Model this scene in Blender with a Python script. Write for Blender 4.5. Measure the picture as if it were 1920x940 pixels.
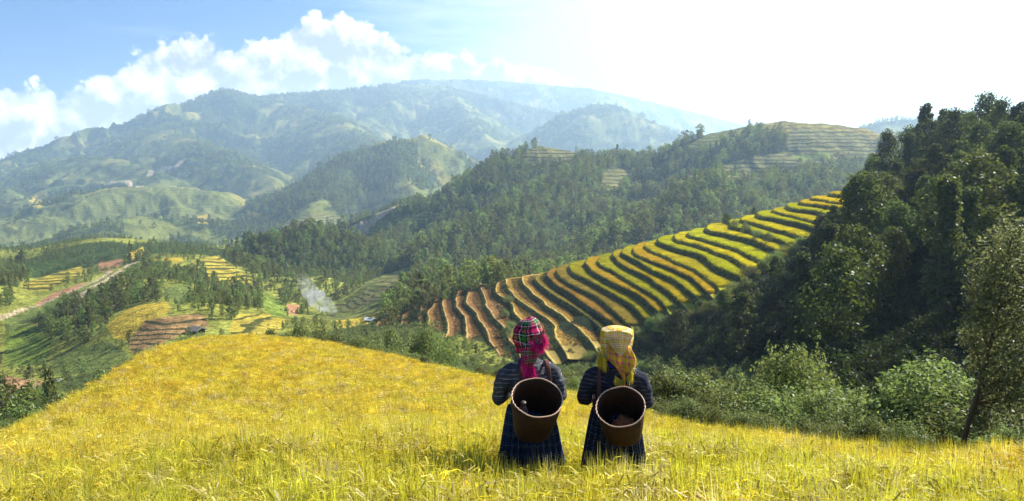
import bpy, bmesh, math, random
import numpy as np
from mathutils import Vector, Matrix, Euler

# ------------------------------------------------------------------ camera, sky, sun, exposure
scene = bpy.context.scene
for o in list(bpy.data.objects):
    bpy.data.objects.remove(o)
COL = scene.collection
FPX, CX, CY, HOR = 1507.0, 960.0, 470.0, 330.0
PITCH = math.atan((CY - HOR) / FPX)
cam_d = bpy.data.cameras.new('camera')
cam_d.sensor_width = 36.0
cam_d.lens = 36.0 * FPX / 1920.0
cam_d.clip_start = 0.05
cam_d.clip_end = 60000.0
cam = bpy.data.objects.new('camera', cam_d)
COL.objects.link(cam)
cam.location = (0, 0, 0)
cam.rotation_euler = (math.pi / 2 - PITCH, 0, 0)
scene.camera = cam

SUN_AZ, SUN_EL = 56.0, 38.0          # degrees to the right of the view, degrees up
SUN_STRENGTH, SKY_STRENGTH, EXPOSURE = 5.0, 0.07, 1.50
scene.view_settings.view_transform = 'Standard'
scene.view_settings.look = 'None'
scene.view_settings.gamma = 1.0
scene.view_settings.exposure = EXPOSURE
scene.view_settings.use_curve_mapping = False
sc = scene.cycles
sc.use_denoising = True
sc.max_bounces = 6
sc.diffuse_bounces = 3
sc.glossy_bounces = 2
sc.transmission_bounces = 3
sc.transparent_max_bounces = 8
sc.volume_bounces = 1
sc.use_adaptive_sampling = True
sc.adaptive_threshold = 0.012
sc.caustics_reflective = False
sc.caustics_refractive = False

def nd(tree, typ, ins=None, **props):
    n = tree.nodes.new(typ)
    for k, v in props.items():
        setattr(n, k, v)
    for k, v in (ins or {}).items():
        s = n.inputs[k]
        if isinstance(v, bpy.types.NodeSocket):
            tree.links.new(v, s)
        else:
            s.default_value = v
    return n

def mth(tree, op, a, b=None, c=None, clamp=False):
    d = {0: a}
    if b is not None: d[1] = b
    if c is not None: d[2] = c
    return nd(tree, 'ShaderNodeMath', d, operation=op, use_clamp=clamp).outputs[0]

def vmt(tree, op, a, b=None, s=None):
    d = {0: a}
    if b is not None: d[1] = b
    n = nd(tree, 'ShaderNodeVectorMath', d, operation=op)
    if s is not None: n.inputs['Scale'].default_value = s
    return n.outputs[0]

def smooth(tree, v, a, b, lo=0.0, hi=1.0):
    return nd(tree, 'ShaderNodeMapRange', {'Value': v, 'From Min': a, 'From Max': b, 'To Min': lo, 'To Max': hi},
              interpolation_type='SMOOTHSTEP').outputs[0]

def mix(tree, f, a, b, blend='MIX'):
    n = nd(tree, 'ShaderNodeMix', None, data_type='RGBA', blend_type=blend)
    for i, v in ((0, f), (6, a), (7, b)):
        if isinstance(v, bpy.types.NodeSocket): tree.links.new(v, n.inputs[i])
        else: n.inputs[i].default_value = (*v, 1.0) if isinstance(v, tuple) and len(v) == 3 else v
    return n.outputs[2]

def fcurve(tree, v, pts, x0, x1, y0, y1):
    """piecewise curve through pts, mapped through 0..1"""
    t = nd(tree, 'ShaderNodeMapRange', {'Value': v, 'From Min': x0, 'From Max': x1}).outputs[0]
    n = nd(tree, 'ShaderNodeFloatCurve', {'Value': t})
    cu = n.mapping.curves[0]
    pts = sorted(pts)
    norm = [((x - x0) / (x1 - x0), (y - y0) / (y1 - y0)) for x, y in pts]
    while len(cu.points) < len(norm): cu.points.new(0.5, 0.5)
    for p, q in zip(cu.points, norm): p.location = q
    n.mapping.update()
    return nd(tree, 'ShaderNodeMapRange', {'Value': n.outputs[0], 'To Min': y0, 'To Max': y1}).outputs[0]

def ray(px, py):
    a, b = (px - CX) / FPX, -(py - CY) / FPX
    c, s = math.cos(PITCH), math.sin(PITCH)
    return (a, c + b * s, b * c - s)

def unproj(px, py, r):
    """the point seen at photo pixel (px, py), r metres off horizontally"""
    d = ray(px, py); k = r / math.hypot(d[0], d[1])
    return (d[0] * k, d[1] * k, d[2] * k)

def azel(px, py):
    d = ray(px, py)
    return math.degrees(math.atan2(d[0], d[1])), math.degrees(math.atan2(d[2], math.hypot(d[0], d[1])))

def project(x, y, z):
    c, s = math.cos(PITCH), math.sin(PITCH)
    dep = y * c - z * s
    up = y * s + z * c
    dep = np.where(dep > 0.01, dep, np.nan)
    return CX + FPX * x / dep, CY - FPX * up / dep

def build_world():
    w = bpy.data.worlds.new('World'); scene.world = w; w.use_nodes = True
    w.cycles.sampling_method = 'MANUAL'; w.cycles.sample_map_resolution = 256
    t = w.node_tree; t.nodes.clear()
    sky = nd(t, 'ShaderNodeTexSky', None, sky_type='NISHITA', sun_disc=False)
    sky.sun_elevation = math.radians(SUN_EL)
    sky.sun_rotation = math.radians(SUN_AZ)
    sky.altitude = 900; sky.air_density = 1.0; sky.dust_density = 0.7; sky.ozone_density = 2.0
    d = nd(t, 'ShaderNodeTexCoord').outputs['Generated']
    sp = nd(t, 'ShaderNodeSeparateXYZ', {0: d})
    x, y, z = sp.outputs
    az = mth(t, 'MULTIPLY', mth(t, 'ARCTAN2', x, y), 57.29578)
    el = mth(t, 'MULTIPLY', mth(t, 'ARCSINE', z), 57.29578)
    # cauliflower height field, used twice (the second time nearer the sun, for the clouds' light side)
    g = bpy.data.node_groups.new('billow', 'ShaderNodeTree')
    g.interface.new_socket('v', in_out='INPUT', socket_type='NodeSocketVector')
    g.interface.new_socket('h', in_out='OUTPUT', socket_type='NodeSocketFloat')
    gi = g.nodes.new('NodeGroupInput'); go = g.nodes.new('NodeGroupOutput')
    warp = nd(g, 'ShaderNodeTexNoise', {'Vector': gi.outputs[0], 'Scale': 22.0, 'Detail': 4.0, 'Roughness': 0.6})
    wv = vmt(g, 'SCALE', vmt(g, 'SUBTRACT', warp.outputs['Color'], (0.5, 0.5, 0.5)), s=0.030)
    v = vmt(g, 'ADD', gi.outputs[0], wv)
    tot = None
    for sc_, am, det in ((13.0, 0.32, 0.0), (27.0, 0.62, 3.0)):
        vo = nd(g, 'ShaderNodeTexVoronoi', {'Vector': v, 'Scale': sc_, 'Detail': det, 'Roughness': 0.5, 'Lacunarity': 2.2}, feature='F1', normalize=False)
        h = mth(g, 'MULTIPLY', mth(g, 'SUBTRACT', 0.75, vo.outputs['Distance']), am)
        tot = h if tot is None else mth(g, 'ADD', tot, h)
    g.links.new(tot, go.inputs[0])
    def billow(vec):
        n = t.nodes.new('ShaderNodeGroup'); n.node_tree = g
        t.links.new(vec, n.inputs[0]); return n.outputs[0]
    h0 = billow(d)
    h1 = billow(vmt(t, 'ADD', d, (0.012, 0.0, 0.017)))
    top = [(-120, 190), (0, 168), (60, 158), (150, 136), (230, 112), (290, 82), (340, 62), (400, 66), (450, 80), (500, 66), (550, 40),
           (600, 30), (660, 32), (720, 52), (800, 80), (870, 96), (950, 112), (1020, 126), (1080, 148), (1150, 200), (1300, 260)]
    tp = [azel(*p) for p in top]
    T = fcurve(t, az, [(a, e) for a, e in tp], -40, 20, 0, 14)
    # signed height over the outline, in degrees
    edge = mth(t, 'ADD', mth(t, 'SUBTRACT', T, el), mth(t, 'MULTIPLY', mth(t, 'SUBTRACT', h0, 0.06), 2.7))
    cum = smooth(t, edge, -0.15, 0.40)
    fade = smooth(t, az, 8.0, 3.0)
    cum = mth(t, 'MULTIPLY', cum, mth(t, 'MULTIPLY_ADD', fade, 0.85, 0.15))
    cum = mth(t, 'MULTIPLY', cum, smooth(t, el, -1.0, 1.0))
    # thin veil: whitens the sky towards the sun, streaky on its left side
    st = nd(t, 'ShaderNodeTexNoise', {'Vector': vmt(t, 'MULTIPLY', d, (2.2, 2.2, 16.0)), 'Scale': 3.0, 'Detail': 8.0, 'Roughness': 0.62, 'Distortion': 0.4}).outputs[0]
    veil = mth(t, 'ADD', smooth(t, az, -19.0, 6.0), mth(t, 'MULTIPLY', mth(t, 'SUBTRACT', st, 0.52), 1.5))
    veil = smooth(t, veil, 0.02, 0.85)
    low = smooth(t, el, 7.0, 0.0, 0.0, 0.5)
    veil = mth(t, 'MULTIPLY', veil, smooth(t, az, 105.0, 65.0))
    veil = mth(t, 'MAXIMUM', veil, low)
    veil = mth(t, 'MULTIPLY', veil, smooth(t, el, 48.0, 14.0, 0.10, 1.0))
    K = 1.0 / SKY_STRENGTH
    sat = mix(t, 1.0, nd(t, 'ShaderNodeHueSaturation', {'Color': sky.outputs[0], 'Saturation': 1.4, 'Value': 0.62}).outputs[0], (0.54, 0.76, 1.12), 'MULTIPLY')
    vc = mix(t, smooth(t, az, -12.0, 20.0), (0.20 * K, 0.26 * K, 0.34 * K), (0.42 * K, 0.43 * K, 0.44 * K))
    c = mix(t, veil, sat, vc)
    lit = mth(t, 'SUBTRACT', h0, h1)
    lit = smooth(t, mth(t, 'ADD', mth(t, 'MULTIPLY', lit, 1.3), mth(t, 'MULTIPLY', edge, -0.075)), -0.50, 0.36)
    lit = mth(t, 'SUBTRACT', lit, mth(t, 'MULTIPLY', mth(t, 'MULTIPLY', smooth(t, el, 9.4, 6.6), smooth(t, az, -18.0, -6.0)), 0.5), clamp=True)
    cc = mix(t, lit, (0.21 * K, 0.215 * K, 0.235 * K), (0.63 * K, 0.615 * K, 0.59 * K))
    bo = smooth(t, el, 8.5, 2.0, 1.0, 1.9)
    cc = mix(t, 1.0, cc, nd(t, 'ShaderNodeCombineXYZ', {0: bo, 1: bo, 2: bo}).outputs[0], 'MULTIPLY')
    c = mix(t, cum, c, cc)
    bg = nd(t, 'ShaderNodeBackground', {'Color': c, 'Strength': SKY_STRENGTH})
    out = nd(t, 'ShaderNodeOutputWorld'); t.links.new(bg.outputs[0], out.inputs[0])
build_world()

sun_d = bpy.data.lights.new('sun', 'SUN')
sun_d.energy = SUN_STRENGTH; sun_d.angle = math.radians(0.53); sun_d.color = (1.0, 0.95, 0.87)
sun = bpy.data.objects.new('sun', sun_d); COL.objects.link(sun)
_sa, _se = math.radians(SUN_AZ), math.radians(SUN_EL)
SUN_DIR = Vector((math.sin(_sa) * math.cos(_se), math.cos(_sa) * math.cos(_se), math.sin(_se)))
sun.rotation_euler = SUN_DIR.to_track_quat('Z', 'Y').to_euler()
sun.location = (0, 0, 50)

# ------------------------------------------------------------------ helpers
rng = np.random.default_rng(7)

def tag(o, label=None, cat=None, group=None, kind=None):
    for k, v in (('label', label), ('category', cat), ('group', group), ('kind', kind)):
        if v: o[k] = v
    return o

def mesh_np(name, V, F, mats=None, parent=None, smooth_=False, mi=None, uv=None, col=None, link=True):
    """one mesh object from numpy verts and faces (list of tuples, or an int array n x k)"""
    me = bpy.data.meshes.new(name)
    V = np.asarray(V, dtype=np.float32).reshape(-1, 3)
    if isinstance(F, np.ndarray) and F.ndim == 2:
        n, k = F.shape
        me.vertices.add(len(V)); me.vertices.foreach_set('co', V.ravel())
        me.loops.add(n * k); me.loops.foreach_set('vertex_index', F.astype(np.int32).ravel())
        me.polygons.add(n)
        me.polygons.foreach_set('loop_start', np.arange(0, n * k, k, dtype=np.int32))
        try: me.polygons.foreach_set('loop_total', np.full(n, k, dtype=np.int32))
        except Exception: pass
        me.update(calc_edges=True)
        me.validate()
    else:
        me.from_pydata(V.tolist(), [], [tuple(int(i) for i in f) for f in F]); me.update()
    if mats:
        for m in (mats if isinstance(mats, (list, tuple)) else [mats]): me.materials.append(m)
    if mi is not None: me.polygons.foreach_set('material_index', np.asarray(mi, dtype=np.int32))
    if smooth_: me.polygons.foreach_set('use_smooth', np.ones(len(me.polygons), dtype=bool))
    if col is not None:
        a = me.color_attributes.new('Col', 'FLOAT_COLOR', 'POINT')
        c4 = np.ones((len(V), 4), dtype=np.float32); c4[:, :3] = col
        a.data.foreach_set('color', c4.ravel())
    if uv is not None:
        ul = me.uv_layers.new(name='UVMap')
        li = np.empty(len(me.loops), dtype=np.int32); me.loops.foreach_get('vertex_index', li)
        ul.data.foreach_set('uv', np.asarray(uv, dtype=np.float32)[li].ravel())
    if not link: return me
    o = bpy.data.objects.new(name, me); COL.objects.link(o)
    if parent: o.parent = parent
    return o

def empty(name, loc=(0, 0, 0), rz=0.0, sc_=1.0):
    o = bpy.data.objects.new(name, None); COL.objects.link(o)
    o.location = loc; o.rotation_euler = (0, 0, rz); o.scale = (sc_,) * 3
    o.empty_display_size = 0.2
    return o

# numpy gradient noise
def _hash(ix, iy, seed):
    h = (ix.astype(np.int64) * 374761393 + iy.astype(np.int64) * 668265263 + seed * 974634777) & 0xFFFFFFFF
    h = ((h ^ (h >> 13)) * 1274126177) & 0xFFFFFFFF
    return (h ^ (h >> 16)) & 0xFFFF
_GA = np.stack([np.cos(np.arange(65536) * 2 * np.pi / 65536), np.sin(np.arange(65536) * 2 * np.pi / 65536)], 1)
def gnoise(x, y, seed=0):
    x = np.asarray(x, dtype=np.float64); y = np.asarray(y, dtype=np.float64)
    x0 = np.floor(x); y0 = np.floor(y); fx = x - x0; fy = y - y0
    u = fx * fx * fx * (fx * (fx * 6 - 15) + 10); v = fy * fy * fy * (fy * (fy * 6 - 15) + 10)
    r = 0
    for dx in (0, 1):
        for dy in (0, 1):
            g = _GA[_hash(x0 + dx, y0 + dy, seed)]
            r = r + (g[..., 0] * (fx - dx) + g[..., 1] * (fy - dy)) * (u if dx else 1 - u) * (v if dy else 1 - v)
    return r * 1.4
def fbm(x, y, octv=4, seed=0, gain=0.5):
    a, f, s = 1.0, 1.0, 0.0
    for i in range(octv):
        s = s + a * gnoise(x * f + 17.3 * i, y * f - 9.1 * i, seed + i); a *= gain; f *= 2.03
    return s
def ridged(x, y, octv=4, seed=0):
    a, f, s = 1.0, 1.0, 0.0
    for i in range(octv):
        s = s + a * (1 - np.abs(gnoise(x * f + 31.7 * i, y * f + 11.9 * i, seed + i)) * 2); a *= 0.5; f *= 2.1
    return s
def sstep(a, b, x):
    t = np.clip((x - a) / (b - a), 0, 1); return t * t * (3 - 2 * t)
def smax(a, b, k):
    h = np.clip(0.5 + 0.5 * (a - b) / k, 0, 1)
    return b + (a - b) * h + k * h * (1 - h)

class TPS:
    def __init__(self, P, z, reg=0.0):
        P = np.asarray(P, float); self.P = P; n = len(P)
        K = self._u(np.linalg.norm(P[:, None] - P[None], axis=2)) + reg * np.eye(n)
        A = np.zeros((n + 3, n + 3)); A[:n, :n] = K
        A[:n, n] = 1; A[:n, n + 1:] = P; A[n, :n] = 1; A[n + 1:, :n] = P.T
        b = np.zeros(n + 3); b[:n] = z
        self.w = np.linalg.solve(A, b)
    @staticmethod
    def _u(r):
        return np.where(r > 1e-9, r * r * np.log(np.maximum(r, 1e-9)), 0.0)
    def __call__(self, x, y):
        x = np.asarray(x, float); s = self.w[-3] + self.w[-2] * x + self.w[-1] * y
        for (px, py), w in zip(self.P, self.w[:-3]):
            s = s + w * self._u(np.hypot(x - px, y - py))
        return s

def in_poly(px, py, poly):
    r = np.zeros(px.shape, bool); n = len(poly)
    for i in range(n):
        x1, y1 = poly[i]; x2, y2 = poly[(i + 1) % n]
        c = ((y1 > py) != (y2 > py))
        with np.errstate(divide='ignore', invalid='ignore'):
            r ^= c & (px < (x2 - x1) * (py - y1) / (y2 - y1 + 1e-12) + x1)
    return r
# ------------------------------------------------------------------ the lie of the land
RICE_H = 0.42
# rim of the rice field we stand in (photo pixel of the rice tops there, distance)
RIM = [(-500, 850, 10), (-200, 840, 11), (0, 806, 15), (100, 757, 21), (200, 702, 28), (280, 653, 37), (380, 629, 47), (500, 626, 51), (600, 636, 49),
       (700, 656, 43), (850, 690, 33), (950, 710, 28), (1090, 738, 22), (1230, 772, 17), (1330, 797, 15), (1480, 818, 13.5),
       (1600, 831, 12.5), (1760, 836, 12), (1920, 836, 11.5), (2200, 836, 10.5)]
rim3 = np.array([unproj(*p) for p in RIM])
rim_az = np.degrees(np.arctan2(rim3[:, 0], rim3[:, 1])); rim_r = np.array([p[2] for p in RIM], float)
fc = [(p[0], p[1], p[2] - RICE_H) for p in rim3]
for x, y in ((-1.5, 6.4), (0, 6.4), (0.9, 6.4), (1.8, 6.4)):
    fc.append((x, y, -2.65 - 0.012 * x))
for x in (-4, 0, 4):
    fc += [(x, 0, -1.56 - 0.02 * abs(x)), (x, 3, -2.08 - 0.03 * abs(x))]
fc += [(-5, 6.4, -2.9), (5, 6.4, -2.95), (-8, -6, -0.9), (0, -8, -0.4), (8, -6, -0.9)]
fc = np.array(fc); _field = TPS(fc[:, :2], fc[:, 2], 0.02)
def rim_at(azd):
    return np.interp(azd, rim_az, rim_r)
def field_h(x, y):
    r = np.hypot(x, y); az = np.degrees(np.arctan2(x, y)); re = rim_at(az)
    k = np.minimum(1.0, re / np.maximum(r, 1e-6))
    z = _field(x * k, y * k)
    out = np.maximum(r - re, 0)
    drop = np.interp(az, [-40, -30, -15, 0, 8, 40], [0.33, 0.34, 0.36, 0.40, 0.42, 0.40])
    z = z - drop * (np.sqrt(out ** 2 + 1.0) - 1.0)
    back = np.abs(az) > 60
    zb = np.clip(-1.56 + 0.10 * np.maximum(-y, 0) - 0.02 * np.abs(x), -25, 40)
    wt = sstep(45, 80, np.abs(az)) * sstep(3, 9, r)
    return z * (1 - wt) + zb * wt

# contours of the terraced spur: level, near end (x, y), crest (x, y)
TER = [(2, (104, 185), (122, 232)), (-4, (82, 177), (100, 240)), (-9, (68, 171), (85, 246)), (-14, (56.5, 164), (68, 250)),
       (-18.6, (43.5, 152), (52, 255)), (-21, (37, 149), (44.5, 257)), (-25, (31, 156), (31.5, 262)),
       (-32.6, (18.5, 163), (7.5, 270)), (-36, (5, 165), (-6, 274)), (-39.7, (-10, 174), (-20, 278)), (-43.5, (-30, 190), (-31, 282)), (-47, (-46, 206), (-40, 285))]
_tz = np.array([t[0] for t in TER], float)[::-1]
def _ti(k, j): return np.array([t[k][j] for t in TER], float)[::-1]
def contour(z, t):
    """plan position on the contour at level z; t = 0 near end, 1 crest, more than 1 behind it"""
    xe, ye, xc, yc = (np.interp(z, _tz, _ti(k, j)) for k in (1, 2) for j in (0, 1))
    bul = np.interp(z, [-44, -30, -20, -4], [1.0, 5.0, 6.0, 3.5])
    tt = np.minimum(t, 1.0)
    x = xe + (xc - xe) * tt - bul * np.sin(np.pi * np.clip(tt, 0, 1) ** 2.2) * (1 - 0.1 * tt)
    y = ye + (yc - ye) * t
    b = np.maximum(t - 0.94, 0) * (yc - ye)
    x = x + 24 * (np.sqrt(1 + (b / 10) ** 2) - 1)
    return x, y

lc = []
for z in (-47, -44, -40, -36, -32, -28, -24, -20, -16, -12, -8, -4, 0):
    for t in (0.0, 0.35, 0.7, 1.0, 1.25, 1.5):
        x, y = contour(z, t); lc.append((float(x), float(y), z - 1.7))
lc += [(20, 60, -17), (32, 60, -12), (50, 60, -5), (80, 60, 3), (20, 100, -26), (36, 100, -19), (55, 100, -8), (80, 100, 2), (110, 100, 7),
       (34, 130, -24), (58, 130, -11), (84, 130, 0), (115, 135, 7), (75, 160, -5), (96, 165, 2), (125, 165, 8), (150, 170, 11), (150, 120, 11), (120, 60, 9),
       (125, 205, 6), (150, 230, 6), (140, 280, -6), (100, 330, -36), (60, 340, -50), (0, 340, -72), (-60, 320, -80), (-75, 260, -70), (-60, 210, -58),
       (-45, 170, -56), (-20, 140, -53), (5, 125, -47), (22, 140, -36), (10, 90, -36), (24, 100, -31), (-10, 80, -36), (15, 35, -14), (40, 35, -9), (80, 30, -2)]
lc = np.array(lc); _local = TPS(lc[:, :2], lc[:, 2], 4.0)
def local_h(x, y):
    e = np.hypot((x - 45) / 118.0, (y - 185) / 165.0)
    return _local(x, y) - 160 * np.maximum(e - 0.93, 0) ** 1.5 - 1000 * (np.abs(np.arctan2(x, y)) > 1.2)

# valley floors and open low ground: photo pixel, distance
BASE = [(-300, 760, 200), (-300, 560, 450), (-300, 470, 2000), (0, 745, 235), (100, 742, 240), (250, 660, 275), (150, 660, 300), (20, 660, 330), (300, 600, 300), (380, 590, 320), (480, 600, 340),
        (150, 560, 400), (20, 590, 420), (60, 540, 470), (330, 530, 430), (440, 500, 520), (540, 580, 430), (600, 600, 420), (660, 600, 370), (720, 590, 340), (700, 560, 420), (760, 540, 440),
        (640, 570, 470), (560, 560, 480), (830, 668, 165), (740, 640, 200), (1000, 700, 150), (800, 520, 560), (760, 500, 620), (680, 430, 1300), (640, 445, 1250), (740, 415, 1500), (800, 395, 1750), (860, 350, 2300),
        (500, 445, 1700), (300, 470, 1500), (50, 470, 1600), (150, 470, 1600), (-100, 440, 2600), (100, 420, 3000), (700, 330, 3300), (950, 300, 3600), (1300, 320, 3200), (1600, 330, 2500), (2000, 330, 2500),
        (1200, 420, 1500), (1700, 380, 1200), (1900, 360, 700), (300, 400, 4500), (900, 340, 6000), (1500, 340, 6000), (-200, 420, 6000), (2000, 340, 6000), (2300, 360, 300), (960, 345, 11000), (-100, 345, 11000), (2000, 345, 11000)]
bp, bz = [], []
for px, py, r in BASE:
    a = azel(px, py)[0]; bp.append((a / 9.0, 3.0 * math.log(r))); bz.append(unproj(px, py, r)[2] / r)
_base = TPS(np.array(bp), np.array(bz), 0.01)
def base_h(x, y):
    r = np.maximum(np.hypot(x, y), 60.0); az = np.clip(np.degrees(np.arctan2(x, y)), -45, 45)
    q = np.clip(_base(az / 9.0, 3.0 * np.log(r)), -0.40, -0.005)
    return q * r

# ridges: name -> (crest points as photo pixel + distance, slope, rounding, gully amplitude, gully wavelength, blend)
RIDGES = {
 'mountain': ([(-500, 360, 4300), (-250, 325, 4300), (-100, 345, 4400), (0, 322, 4500), (60, 302, 4500), (150, 278, 4600), (250, 242, 4700), (330, 214, 4800), (420, 170, 4900), (475, 180, 5000), (600, 172, 5200),
               (720, 160, 5400), (800, 160, 5600)], 0.40, 90, 150, 620),
 'mountain_spur': ([(475, 184, 4950), (560, 200, 4500), (620, 215, 4000), (660, 240, 3500), (690, 275, 3000)], 0.55, 60, 60, 380),
 'mountain_spur2': ([(250, 248, 4650), (320, 245, 4000), (360, 262, 3500), (430, 290, 3000), (520, 340, 2600)], 0.50, 60, 60, 380),
 'mountain_spur3': ([(60, 306, 4450), (140, 295, 3700), (220, 300, 3300), (300, 325, 2900)], 0.48, 60, 55, 330),
 'mountain_spur4': ([(-100, 326, 4350), (-40, 340, 3500), (40, 370, 2900), (90, 400, 2400)], 0.45, 60, 50, 330),
 'low_hill': ([(60, 430, 2050), (130, 395, 2150), (210, 352, 2250), (290, 348, 2250), (380, 356, 2200), (440, 374, 2150), (490, 405, 2050)], 0.36, 60, 30, 220),
 'low_hill_front': ([(110, 470, 1500), (180, 425, 1600), (260, 405, 1700), (360, 412, 1700), (430, 425, 1650)], 0.40, 30, 18, 150),
 'middle_mountain': ([(660, 240, 4300), (730, 190, 4900), (780, 168, 5200), (830, 160, 5300), (900, 176, 5300), (970, 196, 5200), (1050, 212, 5100), (1120, 240, 4800)], 0.5, 60, 110, 480),
 'middle_spur': ([(830, 163, 5250), (870, 200, 4600), (900, 240, 4000), (930, 285, 3500)], 0.55, 40, 50, 320),
 'far_ridge': ([(760, 152, 6300), (850, 149, 6350), (940, 152, 6400), (1010, 158, 6450), (1100, 166, 6500), (1190, 184, 6600), (1290, 208, 6700), (1380, 230, 6800), (1500, 262, 6900), (1700, 300, 7000)], 0.45, 60, 110, 650),
 'peak': ([(960, 268, 3900), (1010, 243, 3850), (1060, 214, 3800), (1110, 197, 3800), (1150, 196, 3800), (1195, 213, 3800), (1250, 240, 3850), (1300, 268, 3900), (1380, 300, 4000)], 0.55, 25, 45, 330),
 'wooded_hill': ([(490, 425, 1950), (540, 378, 1950), (600, 328, 1980), (660, 290, 2000), (720, 266, 2050), (790, 254, 2100), (830, 272, 2150), (880, 296, 2200), (930, 330, 2250)], 0.62, 25, 35, 260),
 'wooded_hill_spur': ([(735, 268, 2050), (745, 300, 1900), (765, 340, 1750), (790, 385, 1600)], 0.62, 18, 18, 180),
 'wooded_hill_spur2': ([(650, 300, 2000), (620, 330, 1850), (590, 380, 1650), (575, 420, 1500)], 0.5, 25, 18, 180),
 'central_ridge': ([(690, 505, 640), (740, 455, 760), (790, 415, 830), (850, 372, 880), (910, 325, 920), (960, 292, 940), (1010, 275, 950), (1060, 283, 950), (1110, 292, 950), (1180, 292, 950), (1240, 296, 940), (1290, 275, 930),
                    (1340, 250, 920), (1400, 236, 920), (1470, 228, 930), (1540, 233, 940), (1600, 241, 950), (1650, 266, 940), (1700, 300, 900), (1800, 330, 850), (2000, 330, 850)], 0.46, 14, 16, 150),
 'central_spur': ([(1120, 300, 900), (1040, 345, 780), (960, 395, 690), (880, 450, 620), (800, 515, 540)], 0.42, 12, 8, 90),
 'central_spur2': ([(1560, 330, 700), (1450, 338, 680), (1350, 328, 640), (1290, 372, 590), (1200, 425, 545), (1100, 470, 500), (980, 515, 460), (880, 535, 430)], 0.5, 9, 8, 80),
 'right_far_hill': ([(1500, 300, 2500), (1600, 242, 2600), (1660, 229, 2600), (1720, 222, 2600), (1850, 216, 2600), (2100, 240, 2600)], 0.45, 30, 40, 300),
 'knoll': ([(400, 500, 640), (450, 468, 660), (500, 446, 670), (590, 437, 680), (650, 452, 670), (700, 476, 650), (740, 500, 620), (775, 522, 580)], 0.40, 14, 8, 90),
 'village_hill': ([(-200, 500, 480), (0, 512, 500), (60, 522, 500), (150, 516, 510), (235, 492, 520), (300, 486, 540), (390, 484, 560), (460, 515, 530), (505, 548, 500), (540, 585, 450)], 0.20, 10, 7, 70),
}
RNAMES = list(RIDGES)
def heights(x, y):
    """ground level and the number of the hill it belongs to (0 field, 1 terraces and dark slope, 2 valley floor, 3.. ridges)"""
    r = np.hypot(x, y); az = np.degrees(np.arctan2(x, y))
    H = base_h(x, y)
    hid = np.full(H.shape, 2)
    wx = 90 * fbm(x / 900, y / 900, 3, 50); wy = 90 * fbm(x / 900, y / 900, 3, 60)
    for i, nme in enumerate(RNAMES):
        pts, slope, w, amp, wl = RIDGES[nme]
        P = np.array([unproj(*p) for p in pts])
        reach = (P[:, 2].max() + 420) / slope + 400
        lo = P.min(0) - reach; hi = P.max(0) + reach
        m = (x > lo[0]) & (x < hi[0]) & (y > lo[1]) & (y < hi[1]) & (r > 120)
        if not m.any(): continue
        xm, ym = x[m], y[m]
        best = np.full(xm.shape, -1e9); bd = np.zeros(xm.shape)
        for a, b in zip(P[:-1], P[1:]):
            e = b[:2] - a[:2]; L2 = (e ** 2).sum()
            t = np.clip(((xm - a[0]) * e[0] + (ym - a[1]) * e[1]) / L2, 0, 1)
            d = np.hypot(xm - a[0] - t * e[0], ym - a[1] - t * e[1])
            h = a[2] + (b[2] - a[2]) * t - slope * (np.sqrt(d * d + w * w) - w)
            k = h > best; best = np.where(k, h, best); bd = np.where(k, d, bd)
        n = ridged((xm + wx[m] * wl / 700) / wl, (ym + wy[m] * wl / 700) / wl, 4, 100 + i)    # 0 in gullies .. about 1.9 on spurs
        ramp = 1 - np.exp(-bd / (wl * 0.55))
        vv = n - 1.45; best = best + amp * ramp * np.where(vv > 0, 0.3 * vv, vv)
        best = best + 0.04 * amp * fbm(xm / (wl * 0.1), ym / (wl * 0.1), 2, 300 + i)
        k = best > H[m]
        hm = hid[m]; hm[k] = i + 3; hid[m] = hm
        H[m] = smax(H[m], best, max(4.0, amp * 0.12))
    far = sstep(200, 500, r)
    H = H + far * np.clip(r / 700, 0.5, 3) * 1.2 * fbm(x / 60, y / 60, 3, 9)
    H = H + (1 - far) * 0.5 * fbm(x / 14, y / 14, 3, 10) * sstep(40, 90, r)
    H = H + 7.5 * fbm(x / 130, y / 130, 3, 15) * sstep(230, 330, r) * sstep(950, 650, r) * sstep(-1.5, -8, az)
    m = r < 520
    loc = local_h(x[m], y[m]) + 0.35 * fbm(x[m] / 9, y[m] / 9, 3, 11) * sstep(50, 80, r[m])
    hm = hid[m]; Hm = H[m]
    hm[loc > Hm] = 1; Hm = smax(Hm, loc, 3.0)
    fh = field_h(x[m], y[m])
    hm[fh > Hm] = 0; Hm = np.where(r[m] < 60, np.maximum(fh, Hm), smax(Hm, fh, 3.0))
    re = rim_at(az[m])
    inside = (r[m] < re + 0.5) & (np.abs(az[m]) < 44) | (r[m] < 9)
    Hm = np.where(inside, fh, Hm)
    H[m] = Hm; hid[m] = hm
    return H, hid

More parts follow.
